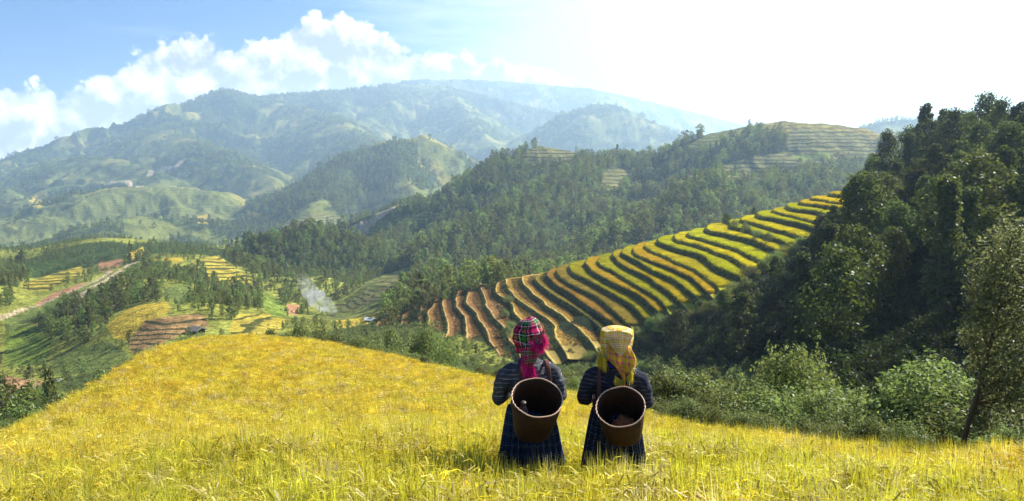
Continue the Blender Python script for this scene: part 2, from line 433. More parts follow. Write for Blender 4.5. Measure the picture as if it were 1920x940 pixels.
AZ = np.concatenate([np.arange(-180, -60, 4.0), np.arange(-60, -38, 0.5), np.arange(-38, 38, 0.055), np.arange(38, 60, 0.5), np.arange(60, 180, 4.0)])
RR = np.concatenate([[0.3], np.geomspace(1.0, 60, 110)[:-1], np.geomspace(60, 600, 320)[:-1], np.geomspace(600, 7000, 520)[:-1], np.geomspace(7000, 7700, 16)])
GA, GR = np.meshgrid(np.radians(AZ), RR)
GX, GY = GR * np.sin(GA), GR * np.cos(GA)
GH, GID = heights(GX, GY)
_lr = np.log(RR)
def ground(x, y):
    """height of the ground sheet, read off its own grid"""
    x = np.asarray(x, float); y = np.asarray(y, float)
    az = np.degrees(np.arctan2(x, y)); r = np.clip(np.hypot(x, y), 0.31, 7690)
    j = np.clip(np.searchsorted(AZ, az) - 1, 0, len(AZ) - 2); i = np.clip(np.searchsorted(RR, r) - 1, 0, len(RR) - 2)
    u = np.clip((az - AZ[j]) / (AZ[j + 1] - AZ[j]), 0, 1); v = (r - RR[i]) / (RR[i + 1] - RR[i])
    return (GH[i, j] * (1 - u) + GH[i, j + 1] * u) * (1 - v) + (GH[i + 1, j] * (1 - u) + GH[i + 1, j + 1] * u) * v
def hill_id(x, y):
    az = np.degrees(np.arctan2(x, y)); r = np.hypot(x, y)
    j = np.clip(np.searchsorted(AZ, az) - 1, 0, len(AZ) - 2); i = np.clip(np.searchsorted(RR, r) - 1, 0, len(RR) - 2)
    return GID[i, j]
def cast(px, py, rmin=3.0):
    """the first ground met along the view ray of a photo pixel, beyond rmin"""
    d = ray(px, py); k = math.hypot(d[0], d[1])
    r = RR[RR > rmin]; x, y, z = d[0] / k * r, d[1] / k * r, d[2] / k * r
    g = ground(x, y); hit = np.nonzero(g >= z)[0]
    if len(hit) == 0: return None
    i = hit[0]
    if i == 0: return (x[0], y[0], g[0])
    a, b = z[i - 1] - g[i - 1], g[i] - z[i]
    f = a / (a + b + 1e-9)
    xx, yy = x[i - 1] + f * (x[i] - x[i - 1]), y[i - 1] + f * (y[i] - y[i - 1])
    return (xx, yy, float(ground(xx, yy)))
def slope_at(x, y):
    e = 0.01 * np.hypot(x, y)
    return (ground(x + e, y) - ground(x - e, y)) / (2 * e), (ground(x, y + e) - ground(x, y - e)) / (2 * e)
# ------------------------------------------------------------------ land cover
HID = {n: i + 3 for i, n in enumerate(RNAMES)}
def isin(h, *names):
    return np.isin(h, [HID[n] for n in names])
# open patches (photo outline, distance range, cover)
PATCH = [
 ([(198, 612), (225, 585), (262, 572), (305, 566), (312, 580), (290, 602), (262, 618), (235, 640), (210, 635)], (200, 700), 'rice'),
 ([(240, 640), (275, 600), (330, 590), (385, 590), (395, 612), (330, 628), (262, 660), (240, 662)], (200, 700), 'cut'),
 ([(0, 612), (60, 612), (100, 640), (80, 680), (0, 690)], (200, 700), 'bright'),
 ([(80, 690), (130, 655), (200, 640), (240, 670), (200, 700), (110, 705)], (200, 700), 'grass'),
 ([(0, 705), (60, 710), (118, 722), (118, 770), (0, 770)], (120, 700), 'stubble'),
 ([(118, 722), (190, 715), (175, 745), (130, 765)], (120, 700), 'rice'),
 ([(362, 490), (410, 478), (440, 500), (470, 520), (468, 534), (420, 530), (375, 512)], (300, 900), 'ricestep'),
 ([(275, 486), (342, 482), (340, 492), (290, 492)], (300, 900), 'rice'),
 ([(235, 478), (270, 462), (275, 480), (245, 486)], (300, 900), 'rice'),
 ([(40, 530), (95, 516), (140, 500), (150, 512), (90, 545), (50, 545)], (300, 900), 'ricestep'),
 ([(182, 496), (222, 485), (226, 496), (192, 512)], (300, 900), 'soil'),
 ([(0, 598), (120, 550), (160, 533), (262, 488), (268, 504), (168, 556), (125, 578), (0, 626)], (300, 900), 'grass'),
 ([(62, 570), (112, 546), (156, 527), (130, 550), (70, 576)], (300, 900), 'soil'),
 ([(300, 540), (350, 530), (370, 560), (330, 572), (300, 560)], (250, 900), 'grass'),
 ([(490, 545), (520, 555), (545, 585), (520, 600), (490, 575)], (250, 900), 'bright'),
 ([(430, 615), (450, 590), (500, 588), (540, 600), (520, 630), (440, 632)], (150, 900), 'ricestep'),
 ([(540, 570), (560, 572), (558, 592), (540, 588)], (250, 900), 'soil'),
 ([(620, 595), (680, 590), (720, 588), (715, 612), (640, 616)], (150, 900), 'rice'),
 ([(690, 600), (722, 590), (716, 610), (690, 616)], (150, 900), 'bright'),
 ([(600, 606), (632, 565), (700, 522), (772, 500), (784, 520), (730, 566), (690, 592)], (200, 900), 'hillgrass'),
 ([(700, 530), (760, 510), (768, 518), (720, 545)], (250, 900), 'stripes'),
 ([(628, 572), (690, 545), (722, 540), (720, 560), (680, 572), (640, 586)], (250, 900), 'stripes'),
 # far slopes
 ([(175, 405), (210, 385), (250, 383), (262, 392), (240, 410), (180, 416)], (1000, 3000), 'soil'),
 ([(190, 402), (230, 388), (246, 396), (215, 408)], (1000, 3000), 'rice'),
 ([(120, 440), (130, 400), (210, 352), (300, 350), (380, 356), (440, 380), (470, 410), (440, 425), (360, 412), (260, 408), (160, 430)], (1500, 3000), 'hillgrass'),
 ([(368, 404), (395, 402), (392, 420), (370, 418)], (1000, 3000), 'rice'),
 ([(460, 395), (480, 398), (485, 408), (465, 406)], (1000, 3000), 'rice'),
 ([(540, 412), (580, 402), (640, 404), (640, 420), (560, 424), (535, 424)], (1000, 2600), 'stripes'),
 ([(55, 375), (80, 362), (95, 368), (70, 392)], (1500, 6000), 'rice'),
 ([(630, 448), (688, 436), (698, 420), (806, 396), (812, 412), (716, 440), (690, 458), (634, 466)], (700, 2600), 'hillgrass'),
 ([(650, 430), (690, 412), (800, 386), (806, 394), (700, 430), (660, 444)], (900, 2600), 'soilpale'),
 ([(976, 302), (1000, 278), (1084, 278), (1084, 298), (1040, 306)], (700, 1100), 'stripes'),
 ([(1000, 268), (1040, 262), (1090, 272), (1090, 280), (1010, 278)], (700, 1100), 'hillgrass'),
 ([(1124, 356), (1134, 320), (1184, 316), (1184, 340), (1156, 364)], (600, 1100), 'stripes'),
 ([(1205, 298), (1215, 283), (1236, 284), (1232, 292)], (700, 1100), 'bright'),
 ([(1335, 318), (1400, 298), (1490, 280), (1570, 282), (1575, 308), (1500, 318), (1450, 335), (1370, 336)], (600, 1100), 'stripes'),
 ([(1390, 246), (1470, 216), (1540, 220), (1620, 230), (1670, 260), (1640, 275), (1500, 252)], (700, 1100), 'hillrice'),
 ([(1485, 240), (1600, 248), (1655, 266), (1650, 292), (1590, 296), (1480, 290), (1470, 260)], (700, 1100), 'stripes'),
 ([(1478, 292), (1555, 286), (1556, 298), (1500, 300)], (600, 1100), 'bright'),
 ([(1285, 276), (1360, 236), (1410, 226), (1410, 252), (1340, 275), (1300, 288)], (700, 1100), 'hillgrass'),
]
# roads and tracks (photo pixels along them, distance range, half width in metres)
ROADS = [([(0, 598), (50, 578), (120, 552), (160, 535), (200, 515), (240, 497), (262, 490)], (300, 900), 1.2),
         ([(636, 443), (660, 437), (690, 434), (688, 424), (700, 415), (750, 402), (806, 391)], (900, 2600), 9.0),
         ([(150, 560), (170, 540), (230, 505)], (300, 900), 1.2),
         ([(262, 350), (240, 340), (200, 345)], (1500, 6000), 9.0), ([(280, 330), (300, 318), (330, 312), (345, 300)], (1500, 6000), 10.0)]
CMAP = {'rice': (0.40, 0.30, 0.035), 'cut': (0.27, 0.165, 0.065), 'bright': (0.15, 0.20, 0.028), 'grass': (0.12, 0.15, 0.035), 'stubble': (0.36, 0.20, 0.10),
        'ricestep': (0.36, 0.29, 0.04), 'soil': (0.36, 0.185, 0.095), 'stripes': (0.17, 0.16, 0.05), 'hillgrass': (0.15, 0.165, 0.04), 'soilpale': (0.34, 0.27, 0.17),
        'hillrice': (0.26, 0.21, 0.045)}
def cover(x, y, z, h):
    """patch index (-1 none) and the noise-wobbled photo position of ground points"""
    r = np.hypot(x, y)
    s = np.clip(r / 250, 0.6, 8)
    wob = 1.0
    xx = x + s * 2.0 * wob * fbm(x / (9 * s), y / (9 * s), 2, 400); yy = y + s * 2.0 * wob * fbm(x / (9 * s), y / (9 * s), 2, 410)
    px, py = project(xx, yy, z)
    px = np.nan_to_num(px, nan=-9e5); py = np.nan_to_num(py, nan=-9e5)
    c = np.full(x.shape, -1)
    for i, (poly, (r0, r1), kind) in enumerate(PATCH):
        q = np.array(poly); m = (r > r0) & (r < r1) & (px > q[:, 0].min()) & (px < q[:, 0].max()) & (py > q[:, 1].min()) & (py < q[:, 1].max())
        if m.any():
            idx = np.nonzero(m.ravel())[0]
            inn = in_poly(px.ravel()[idx], py.ravel()[idx], poly)
            cf = c.ravel(); cf[idx[inn]] = i; c = cf.reshape(c.shape)
    return c, px, py
def meadow(x, y, h):
    """0..1: how open (grass rather than wood) the far slopes are; hills set the share, noise the shape"""
    n = fbm(x / 330, y / 330, 4, 500) * 0.9
    n2 = fbm(x / 70, y / 70, 3, 510) * 0.5
    share = np.full(x.shape, 0.0)
    for nme, s in (('mountain', -0.16), ('mountain_spur', 0.0), ('mountain_spur2', 0.04), ('mountain_spur3', 0.02), ('mountain_spur4', -0.04), ('low_hill', 0.30), ('low_hill_front', -0.35),
                   ('middle_mountain', -0.05), ('middle_spur', 0.0), ('far_ridge', 0.0), ('peak', -0.1), ('wooded_hill', -0.22), ('wooded_hill_spur', -0.3), ('wooded_hill_spur2', -0.2),
                   ('central_ridge', -0.40), ('central_spur', -0.50), ('central_spur2', -0.42), ('right_far_hill', 0.2), ('knoll', -1.2), ('village_hill', 0.05)):
        share[h == HID[nme]] = s
    share[h == 2] = 0.12
    return sstep(-0.12, 0.12, n + n2 + share)

pc, GPX, GPY = cover(GX, GY, GH, GID)
op = meadow(GX, GY, GID)
n1 = fbm(GX / 45, GY / 45, 4, 600); n2 = fbm(GX / (4 + GR * 0.006), GY / (4 + GR * 0.006), 3, 610)
wood = np.array([0.042, 0.064, 0.018]); grass = np.array([0.138, 0.152, 0.034])
gcol = wood[None, None] * (1 - op[..., None]) + grass[None, None] * op[..., None]
yel = sstep(0.12, 0.5, fbm(GX / 120, GY / 120, 3, 620)) * op
gcol = gcol * (1 - 0.7 * yel[..., None]) + np.array([0.30, 0.25, 0.05]) * 0.7 * yel[..., None]
vg = ((GID == 2) | (GID == HID['village_hill'])) & (GR < 900)
gcol[vg] = gcol[vg] * (1 - op[vg][:, None]) + np.array([0.205, 0.215, 0.038]) * op[vg][:, None]
gcol = gcol * (1 + 0.35 * n1[..., None] + 0.25 * n2[..., None])
for i, (poly, rr_, kind) in enumerate(PATCH):
    m = pc == i
    gcol[m] = np.array(CMAP[kind]) * (1 + 0.22 * n2[m][:, None] + 0.15 * n1[m][:, None])
# the field we stand in, the ground below its rim, the dark slope
m = GID == 0
re = rim_at(np.degrees(GA)); inn = (GR < re + 0.3)
gcol[m & inn] = np.array([0.075, 0.062, 0.020])
gcol[m & ~inn] = (np.array([0.060, 0.085, 0.020]) * (1 + 0.4 * n2[m & ~inn][:, None]))
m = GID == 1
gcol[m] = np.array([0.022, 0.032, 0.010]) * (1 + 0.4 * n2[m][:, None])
road_m = np.zeros(GX.shape, bool)
for pts, (r0, r1), hw in ROADS:
    W = [cast(px, py, r0) for px, py in pts]; W = [w for w in W if w and w[0] ** 2 + w[1] ** 2 < r1 * r1]
    for a, b in zip(W[:-1], W[1:]):
        lo = np.minimum(a[:2], b[:2]) - 20; hi = np.maximum(a[:2], b[:2]) + 20
        sel = np.nonzero(((GX > lo[0]) & (GX < hi[0]) & (GY > lo[1]) & (GY < hi[1])).ravel())[0]
        if len(sel) == 0: continue
        X, Y = GX.ravel()[sel], GY.ravel()[sel]
        e = np.array(b[:2]) - np.array(a[:2]); t = np.clip(((X - a[0]) * e[0] + (Y - a[1]) * e[1]) / (e @ e + 1e-9), 0, 1)
        d = np.hypot(X - a[0] - t * e[0], Y - a[1] - t * e[1])
        road_m.ravel()[sel[d < hw * (1 + 0.3 * n2.ravel()[sel])]] = True
ROADPTS = []
for pts, (r0, r1), hw in ROADS:
    W = [cast(px, py, r0) for px, py in pts]; W = [w for w in W if w and w[0] ** 2 + w[1] ** 2 < r1 * r1]
    for a, b in zip(W[:-1], W[1:]): ROADPTS.append((np.array(a[:2]), np.array(b[:2]), hw))
def near_road(x, y, gap):
    k = np.zeros(x.shape, bool)
    for a, b, hw in ROADPTS:
        e = b - a; t = np.clip(((x - a[0]) * e[0] + (y - a[1]) * e[1]) / (e @ e + 1e-9), 0, 1)
        k |= np.hypot(x - a[0] - t * e[0], y - a[1] - t * e[1]) < hw * (1 + gap)
    return k
gcol[road_m] = np.array([0.42, 0.32, 0.20])
gcol = np.clip(gcol, 0.006, 0.7)
# which patches show contour steps (risers) drawn by their weeds: stored in a second attribute
step = np.zeros(GX.shape, np.float32)
for i, (poly, rr_, kind) in enumerate(PATCH):
    if kind in ('stripes', 'cut', 'ricestep', 'stubble'): step[pc == i] = 1.0
    elif kind in ('hillgrass', 'hillrice'): step[pc == i] = 0.55

def principled(name, rough=0.9, spec=0.25):
    m = bpy.data.materials.new(name); m.use_nodes = True
    t = m.node_tree; b = t.nodes['Principled BSDF']
    b.inputs['Roughness'].default_value = rough; b.inputs['Specular IOR Level'].default_value = spec
    return m, t, b

def mat_ground():
    m, t, b = principled('ground_cover', 1.0, 0.05)
    at = nd(t, 'ShaderNodeAttribute', None, attribute_name='Col').outputs['Color']
    stp = nd(t, 'ShaderNodeAttribute', None, attribute_name='step').outputs['Fac']
    pos = nd(t, 'ShaderNodeNewGeometry').outputs['Position']
    z = nd(t, 'ShaderNodeSeparateXYZ', {0: pos}).outputs[2]
    ln = nd(t, 'ShaderNodeVectorMath', {0: pos}, operation='LENGTH').outputs['Value']
    wz = nd(t, 'ShaderNodeTexNoise', {'Vector': pos, 'Scale': 0.03, 'Detail': 3.0}).outputs[0]
    per = smooth(t, ln, 200, 1000, 1.3, 4.2)
    f = mth(t, 'FRACT', mth(t, 'DIVIDE', mth(t, 'ADD', z, mth(t, 'MULTIPLY', wz, 6.0)), per))
    line = smooth(t, f, 0.55, 0.70); line = mth(t, 'MULTIPLY', line, smooth(t, f, 1.0, 0.93))
    line = mth(t, 'MULTIPLY', line, stp)
    n = nd(t, 'ShaderNodeTexNoise', {'Vector': pos, 'Scale': 1.3, 'Detail': 6.0, 'Roughness': 0.7}).outputs[0]
    n2 = nd(t, 'ShaderNodeTexNoise', {'Vector': pos, 'Scale': 0.11, 'Detail': 7.0, 'Roughness': 0.72}).outputs[0]
    c = mix(t, 1.0, at, nd(t, 'ShaderNodeMapRange', {'Value': n, 'To Min': 0.45, 'To Max': 1.55}).outputs[0], 'MULTIPLY')
    c = mix(t, 1.0, c, nd(t, 'ShaderNodeMapRange', {'Value': n2, 'From Min': 0.25, 'From Max': 0.75, 'To Min': 0.45, 'To Max': 1.55}).outputs[0], 'MULTIPLY')
    n3 = nd(t, 'ShaderNodeTexNoise', {'Vector': pos, 'Scale': 0.45, 'Detail': 5.0, 'Roughness': 0.75}).outputs[0]
    c = mix(t, 1.0, c, nd(t, 'ShaderNodeMapRange', {'Value': n3, 'From Min': 0.3, 'From Max': 0.7, 'To Min': 0.40, 'To Max': 1.5}).outputs[0], 'MULTIPLY')
    c = mix(t, line, c, mix(t, 0.88, c, (0.030, 0.042, 0.014)))
    t.links.new(c, b.inputs['Base Color'])
    bp = nd(t, 'ShaderNodeBump', {'Height': n2, 'Strength': 0.8, 'Distance': 4.0})
    t.links.new(bp.outputs[0], b.inputs['Normal'])
    return m
M_GROUND = mat_ground()
nr, na = GX.shape
V = np.stack([GX, GY, GH], -1).reshape(-1, 3)
ii, jj = np.meshgrid(np.arange(nr - 1), np.arange(na), indexing='ij')
j2 = (jj + 1) % na
F = np.stack([ii * na + jj, ii * na + j2, (ii + 1) * na + j2, (ii + 1) * na + jj], -1).reshape(-1, 4)[:, ::-1]
ground_o = mesh_np('ground', V, F, M_GROUND, smooth_=True, col=gcol.reshape(-1, 3))
ca = ground_o.data.attributes.new('step', 'FLOAT', 'POINT'); ca.data.foreach_set('value', step.ravel())
tag(ground_o, kind='structure')

# air
ZMIN, ZMAX = float(GH.min()), float(GH.max())
def build_haze():
    bx = 7950.0
    z0, z1 = ZMIN - 1.0, ZMAX + 12.0
    V = [(x, y, z) for x in (-bx, bx) for y in (-bx, bx) for z in (z0, z1)]
    F = [(0, 1, 3, 2), (4, 6, 7, 5), (0, 4, 5, 1), (2, 3, 7, 6), (0, 2, 6, 4), (1, 5, 7, 3)]
    m = bpy.data.materials.new('haze_air'); m.use_nodes = True
    t = m.node_tree; t.nodes.clear()
    v = nd(t, 'ShaderNodeVolumePrincipled', {'Color': (0.56, 0.78, 1.0, 1), 'Density': HAZE, 'Anisotropy': 0.45})
    o = nd(t, 'ShaderNodeOutputMaterial'); t.links.new(v.outputs[0], o.inputs['Volume'])
    ob = mesh_np('haze', V, F, m)
    tag(ob, kind='stuff')
HAZE = 1.6e-4
build_haze()
print('GROUND', V.shape, ZMIN, ZMAX)
# ------------------------------------------------------------------ shapes for leaves, trunks, blades
def leaf_quads(C, N, size, rg, aspect=0.55):
    """a leaf-shaped rhombus at every centre, facing N"""
    n = len(C); N = N / (np.linalg.norm(N, axis=1, keepdims=True) + 1e-9)
    a = rg.normal(size=(n, 3)); a -= (a * N).sum(1, keepdims=True) * N; a /= np.linalg.norm(a, axis=1, keepdims=True) + 1e-9
    b = np.cross(N, a); s = (size * rg.uniform(0.7, 1.3, n))[:, None]
    V = np.stack([C - a * s * 0.5, C + b * s * aspect * 0.5 + N * s * 0.06, C + a * s * 0.5 - N * s * 0.08, C - b * s * aspect * 0.5 + N * s * 0.06], 1).reshape(-1, 3)
    return V, np.arange(n * 4).reshape(-1, 4)

def tube(pts, rad, k=6, cap=True):
    P = np.asarray(pts, float); n = len(P); V = []; Fs = []
    t = np.gradient(P, axis=0); t /= np.linalg.norm(t, axis=1, keepdims=True) + 1e-9
    ref = np.array([0.0, 0, 1]) if abs(t[0][2]) < 0.8 else np.array([1.0, 0, 0])
    u = np.cross(t[0], ref); u /= np.linalg.norm(u)
    for i in range(n):
        u = u - (u @ t[i]) * t[i]; u /= np.linalg.norm(u) + 1e-9; v = np.cross(t[i], u)
        for j in range(k):
            a = 2 * math.pi * j / k; V.append(P[i] + rad[i] * (math.cos(a) * u + math.sin(a) * v))
    for i in range(n - 1):
        for j in range(k):
            Fs.append((i * k + j, i * k + (j + 1) % k, (i + 1) * k + (j + 1) % k, (i + 1) * k + j))
    V = np.array(V)
    if cap:
        V = np.vstack([V, P[0], P[-1]]); b0, b1 = n * k, n * k + 1
        for j in range(k):
            Fs.append((b0, (j + 1) % k, j, j)); Fs.append((b1, (n - 1) * k + j, (n - 1) * k + (j + 1) % k, (n - 1) * k + (j + 1) % k))
    return V, Fs

def join(parts):
    V = []; F = []; o = 0
    for v, f in parts:
        V.append(np.asarray(v, float)); F += [tuple(dict.fromkeys(int(i) + o for i in q)) for q in f]; o += len(v)
    return np.vstack(V), F

def crown_shape(rg, H, W, cb, nclump, nleaf, leaf, style):
    """leaf clumps spread through a crown; returns the leaves and the clump centres"""
    cen = []; rad = []
    lop = rg.normal(size=2) * 0.10 * W
    for i in range(nclump):
        u = (i + rg.random()) / nclump
        if style == 'column': pr = 0.55 + 0.45 * math.sin(math.pi * min(1, u * 0.9 + 0.12))
        elif style == 'cone': pr = 1.05 - 0.9 * u
        else: pr = math.sin(math.pi * (0.12 + 0.80 * u)) ** 0.7
        pr *= 0.9 - 0.5 * max(0, u - 0.85) / 0.15
        a = i * 2.4 + rg.normal() * 0.5
        q = 0.5 * W * pr * (0.35 + 0.65 * math.sqrt(rg.random()))
        cr = W * rg.uniform(0.13, 0.23) * (0.75 if style == 'column' else 1.0)
        q = max(0, q - cr * 0.4)
        cen.append((math.cos(a) * q + lop[0] * u, math.sin(a) * q + lop[1] * u, H * (cb + (1 - cb) * u) - cr * 0.5)); rad.append(cr)
    cen = np.array(cen); rad = np.array(rad)
    k = rg.integers(0, nclump, nleaf)
    d = rg.normal(size=(nleaf, 3)); d[:, 2] = d[:, 2] * 0.8 + 0.25; d /= np.linalg.norm(d, axis=1, keepdims=True)
    rr = rad[k] * (0.45 + 0.65 * rg.random(nleaf) ** 0.6)
    C = cen[k] + d * rr[:, None] * np.array([1, 1, 0.8])
    N = d + 0.75 * rg.normal(size=(nleaf, 3)) + np.array([0, 0, 0.25])
    V, F = leaf_quads(C, N, leaf, rg)
    return V, F, cen

def make_tree(seed, H, W, cb, nclump, nleaf, leaf, style='round', tr=0.018, k=6, limbs=8):
    rg = np.random.default_rng(seed)
    cv, cf, cen = crown_shape(rg, H, W, cb, nclump, nleaf, leaf, style)
    bend = rg.normal(size=2) * 0.03 * H
    n = 7; zs = np.linspace(0, 0.88, n)
    path = np.stack([bend[0] * zs ** 2 + 0.01 * H * np.sin(zs * 5 + seed), bend[1] * zs ** 2, zs * H], 1); path[0, 2] = -0.06 * H
    rad = tr * H * (1 - zs * 0.85); rad[0] *= 1.35
    parts = [tube(path, rad, k)]
    for c in cen[rg.permutation(len(cen))[:limbs]]:
        s = max(0.15, (c[2] / H) - 0.18 - 0.12 * rg.random()); s = min(s, 0.8)
        p0 = np.array([np.interp(s, zs, path[:, i]) for i in range(3)]); p0[2] = s * H
        mid = p0 * 0.5 + c * 0.5 + np.array([0, 0, -0.02 * H])
        r0 = tr * H * (1 - s * 0.85) * 0.5
        parts.append(tube([p0, mid, c], [r0, r0 * 0.65, r0 * 0.25], max(3, k - 2), cap=False))
    tv, tf = join(parts)
    return (tv, tf), (cv, cf)

def make_bush(seed, H, W, nclump, nleaf, leaf, stems=6):
    rg = np.random.default_rng(seed)
    cen = []; rad = []
    for i in range(nclump):
        a = i * 2.4 + rg.normal() * 0.4; q = 0.5 * W * math.sqrt(rg.random()) * 0.85
        hh = H * (1 - (q / (0.62 * W)) ** 2) * rg.uniform(0.35, 1.0)
        cr = rg.uniform(0.13, 0.24) * W
        cen.append((math.cos(a) * q, math.sin(a) * q, max(hh - cr * 0.6, 0.1 * H))); rad.append(cr)
    cen = np.array(cen); rad = np.array(rad)
    # twigs sticking out give the ragged outline
    k = rg.integers(0, nclump, nleaf)
    d = rg.normal(size=(nleaf, 3)); d[:, 2] = d[:, 2] * 0.8 + 0.3; d /= np.linalg.norm(d, axis=1, keepdims=True)
    C = cen[k] + d * (rad[k] * (0.4 + 0.65 * rg.random(nleaf) ** 0.6))[:, None] * np.array([1, 1, 0.9])
    nt = nclump * 3; tk = rg.integers(0, nclump, nt); td = rg.normal(size=(nt, 3)); td[:, 2] = np.abs(td[:, 2]) + 0.4; td /= np.linalg.norm(td, axis=1, keepdims=True)
    per = max(4, nleaf // (nt * 5)); s = rg.uniform(0.7, 1.55, (nt, per))
    T = (cen[tk][:, None] + td[:, None] * rad[tk][:, None, None] * s[..., None]).reshape(-1, 3) + rg.normal(size=(nt * per, 3)) * leaf * 0.5
    C = np.vstack([C, T]); C[:, 2] = np.maximum(C[:, 2], 0.02)
    N = np.vstack([d, np.repeat(td, per, 0)]) + 0.8 * rg.normal(size=C.shape) + np.array([0, 0, 0.3])
    fv, ff = leaf_quads(C, N, leaf, rg, 0.5)
    parts = []
    for i in range(stems):
        c = cen[rg.integers(0, nclump)]
        parts.append(tube([(c[0] * 0.15, c[1] * 0.15, -0.25), (c[0] * 0.4, c[1] * 0.4, c[2] * 0.5), c], [0.016 * H, 0.011 * H, 0.005 * H], 4))
    sv, sf = join(parts)
    return (sv, sf), (fv, ff)

def rice_tuft(seed, h, w, nb, np_, seg=3, bw=0.009, grain=0.011, lean=(0.05, 0.0)):
    """one hill of rice: arching blades and drooping ears; the third value marks ears (1) and blades (0)"""
    rg = np.random.default_rng(seed); V = []; F = []; kind = []; o = 0
    for i in range(nb + np_):
        ear = i >= nb
        a = rg.uniform(0, 2 * math.pi); q = w * 0.30 * math.sqrt(rg.random()); base = np.array([math.cos(a) * q, math.sin(a) * q, -0.03])
        L = h * (rg.uniform(0.75, 1.15) if not ear else rg.uniform(0.95, 1.2))
        b = rg.uniform(0, 2 * math.pi); out = np.array([math.cos(b) + lean[0] * 5, math.sin(b) + lean[1] * 5, 0]); out /= np.linalg.norm(out)
        bend = rg.uniform(0.02, 0.20) if not ear else rg.uniform(0.18, 0.42)
        side = np.array([-out[1], out[0], 0]) * 0.8 + rg.normal(size=3) * 0.3; side /= np.linalg.norm(side)
        n = seg + (2 if ear else 0)
        for j in range(n + 1):
            s = j / n
            if ear: zz = L * (1.25 * s - 0.55 * s ** 3); oo = L * bend * s ** 2.6
            else: zz = L * (s - 0.35 * bend * s ** 2.5); oo = L * bend * s ** 2
            wd = bw * (1 - s ** 2 * 0.95) if not ear else (bw * 0.35 if s < 0.55 else grain * math.sin(math.pi * (s - 0.5) / 0.62) + 0.002)
            c = base + out * oo + np.array([0, 0, zz])
            V += [c - side * wd * 0.5, c + side * wd * 0.5]
            kind += [1.0 if (ear and s > 0.5) else 0.0] * 2
        for j in range(n): F.append((o + 2 * j, o + 2 * j + 1, o + 2 * j + 3, o + 2 * j + 2))
        o += 2 * (n + 1)
    return np.array(V), np.array(F), np.array(kind)

# ------------------------------------------------------------------ many small things as one object
def scatter(name, protos, P, rotz, scl, tint=None, tilt=None, mats=None, pidx=None):
    """ONE stuff object: copies of a few small meshes on points. protos: list of (verts, faces, material numbers or None, per-vertex 'ear' or None)"""
    P = np.asarray(P, np.float32); n = len(P); rg = np.random.default_rng(len(P) + 5)
    if pidx is None: pidx = rg.integers(0, len(protos), n)
    V = []; F = []; MI = []; PR = []; EA = []; o = 0
    for i, pr in enumerate(protos):
        v, f, mi, ear = pr
        V.append(v); F += [tuple(int(a) + o for a in q) for q in f]; MI += list(mi if mi is not None else [0] * len(f))
        PR += [i] * len(v); EA += list(ear if ear is not None else [0.0] * len(v)); o += len(v)
    np_ = o; V = np.vstack(V + [P])
    me = bpy.data.meshes.new(name); me.from_pydata(V.tolist(), [], F); me.update()
    for m in mats: me.materials.append(m)
    me.polygons.foreach_set('material_index', np.array(MI, np.int32))
    def at(nm, ty, key, arr):
        a = me.attributes.new(nm, ty, 'POINT'); a.data.foreach_set(key, np.ascontiguousarray(arr).ravel())
    at('proto', 'INT', 'value', np.concatenate([np.array(PR, np.int32), np.full(n, -1, np.int32)]))
    at('ear', 'FLOAT', 'value', np.concatenate([np.array(EA, np.float32), np.zeros(n, np.float32)]))
    at('pidx', 'INT', 'value', np.concatenate([np.zeros(np_, np.int32), np.asarray(pidx, np.int32)]))
    rot = np.zeros((np_ + n, 3), np.float32); rot[np_:, 2] = rotz
    if tilt is not None: rot[np_:, :2] = tilt
    at('rot', 'FLOAT_VECTOR', 'vector', rot)
    s3 = np.ones((np_ + n, 3), np.float32); s3[np_:] = np.asarray(scl, np.float32) if np.ndim(scl) == 2 else np.asarray(scl, np.float32)[:, None]
    at('scl', 'FLOAT_VECTOR', 'vector', s3)
    if tint is not None:
        tt = np.ones((np_ + n, 3), np.float32); tt[np_:] = tint
        at('tint', 'FLOAT_VECTOR', 'vector', tt)
    ob = bpy.data.objects.new(name, me); COL.objects.link(ob)
    g = bpy.data.node_groups.new(name + '_scatter', 'GeometryNodeTree')
    g.interface.new_socket('Geometry', in_out='INPUT', socket_type='NodeSocketGeometry')
    g.interface.new_socket('Geometry', in_out='OUTPUT', socket_type='NodeSocketGeometry')
    gi = g.nodes.new('NodeGroupInput'); go = g.nodes.new('NodeGroupOutput'); L = g.links.new
    def attr(nm, ty):
        a = g.nodes.new('GeometryNodeInputNamedAttribute'); a.data_type = ty; a.inputs['Name'].default_value = nm; return a.outputs['Attribute']
    pa = attr('proto', 'INT'); jn = g.nodes.new('GeometryNodeJoinGeometry')
    def pick(i):
        c = g.nodes.new('FunctionNodeCompare'); c.data_type = 'INT'; c.operation = 'EQUAL'; L(pa, c.inputs[2]); c.inputs[3].default_value = i
        s = g.nodes.new('GeometryNodeSeparateGeometry'); s.domain = 'POINT'; L(gi.outputs[0], s.inputs['Geometry']); L(c.outputs[0], s.inputs['Selection'])
        return s.outputs['Selection']
    for i in range(len(protos)):
        gt = g.nodes.new('GeometryNodeGeometryToInstance'); L(pick(i), gt.inputs[0]); L(gt.outputs[0], jn.inputs[0])
    mp = g.nodes.new('GeometryNodeMeshToPoints'); L(pick(-1), mp.inputs['Mesh'])
    ip = g.nodes.new('GeometryNodeInstanceOnPoints'); ip.inputs['Pick Instance'].default_value = True
    L(mp.outputs[0], ip.inputs['Points']); L(jn.outputs[0], ip.inputs['Instance']); L(attr('pidx', 'INT'), ip.inputs['Instance Index'])
    L(attr('rot', 'FLOAT_VECTOR'), ip.inputs['Rotation']); L(attr('scl', 'FLOAT_VECTOR'), ip.inputs['Scale'])
    L(ip.outputs[0], go.inputs[0])
    md = ob.modifiers.new('scatter', 'NODES'); md.node_group = g
    tag(ob, kind='stuff')
    return ob

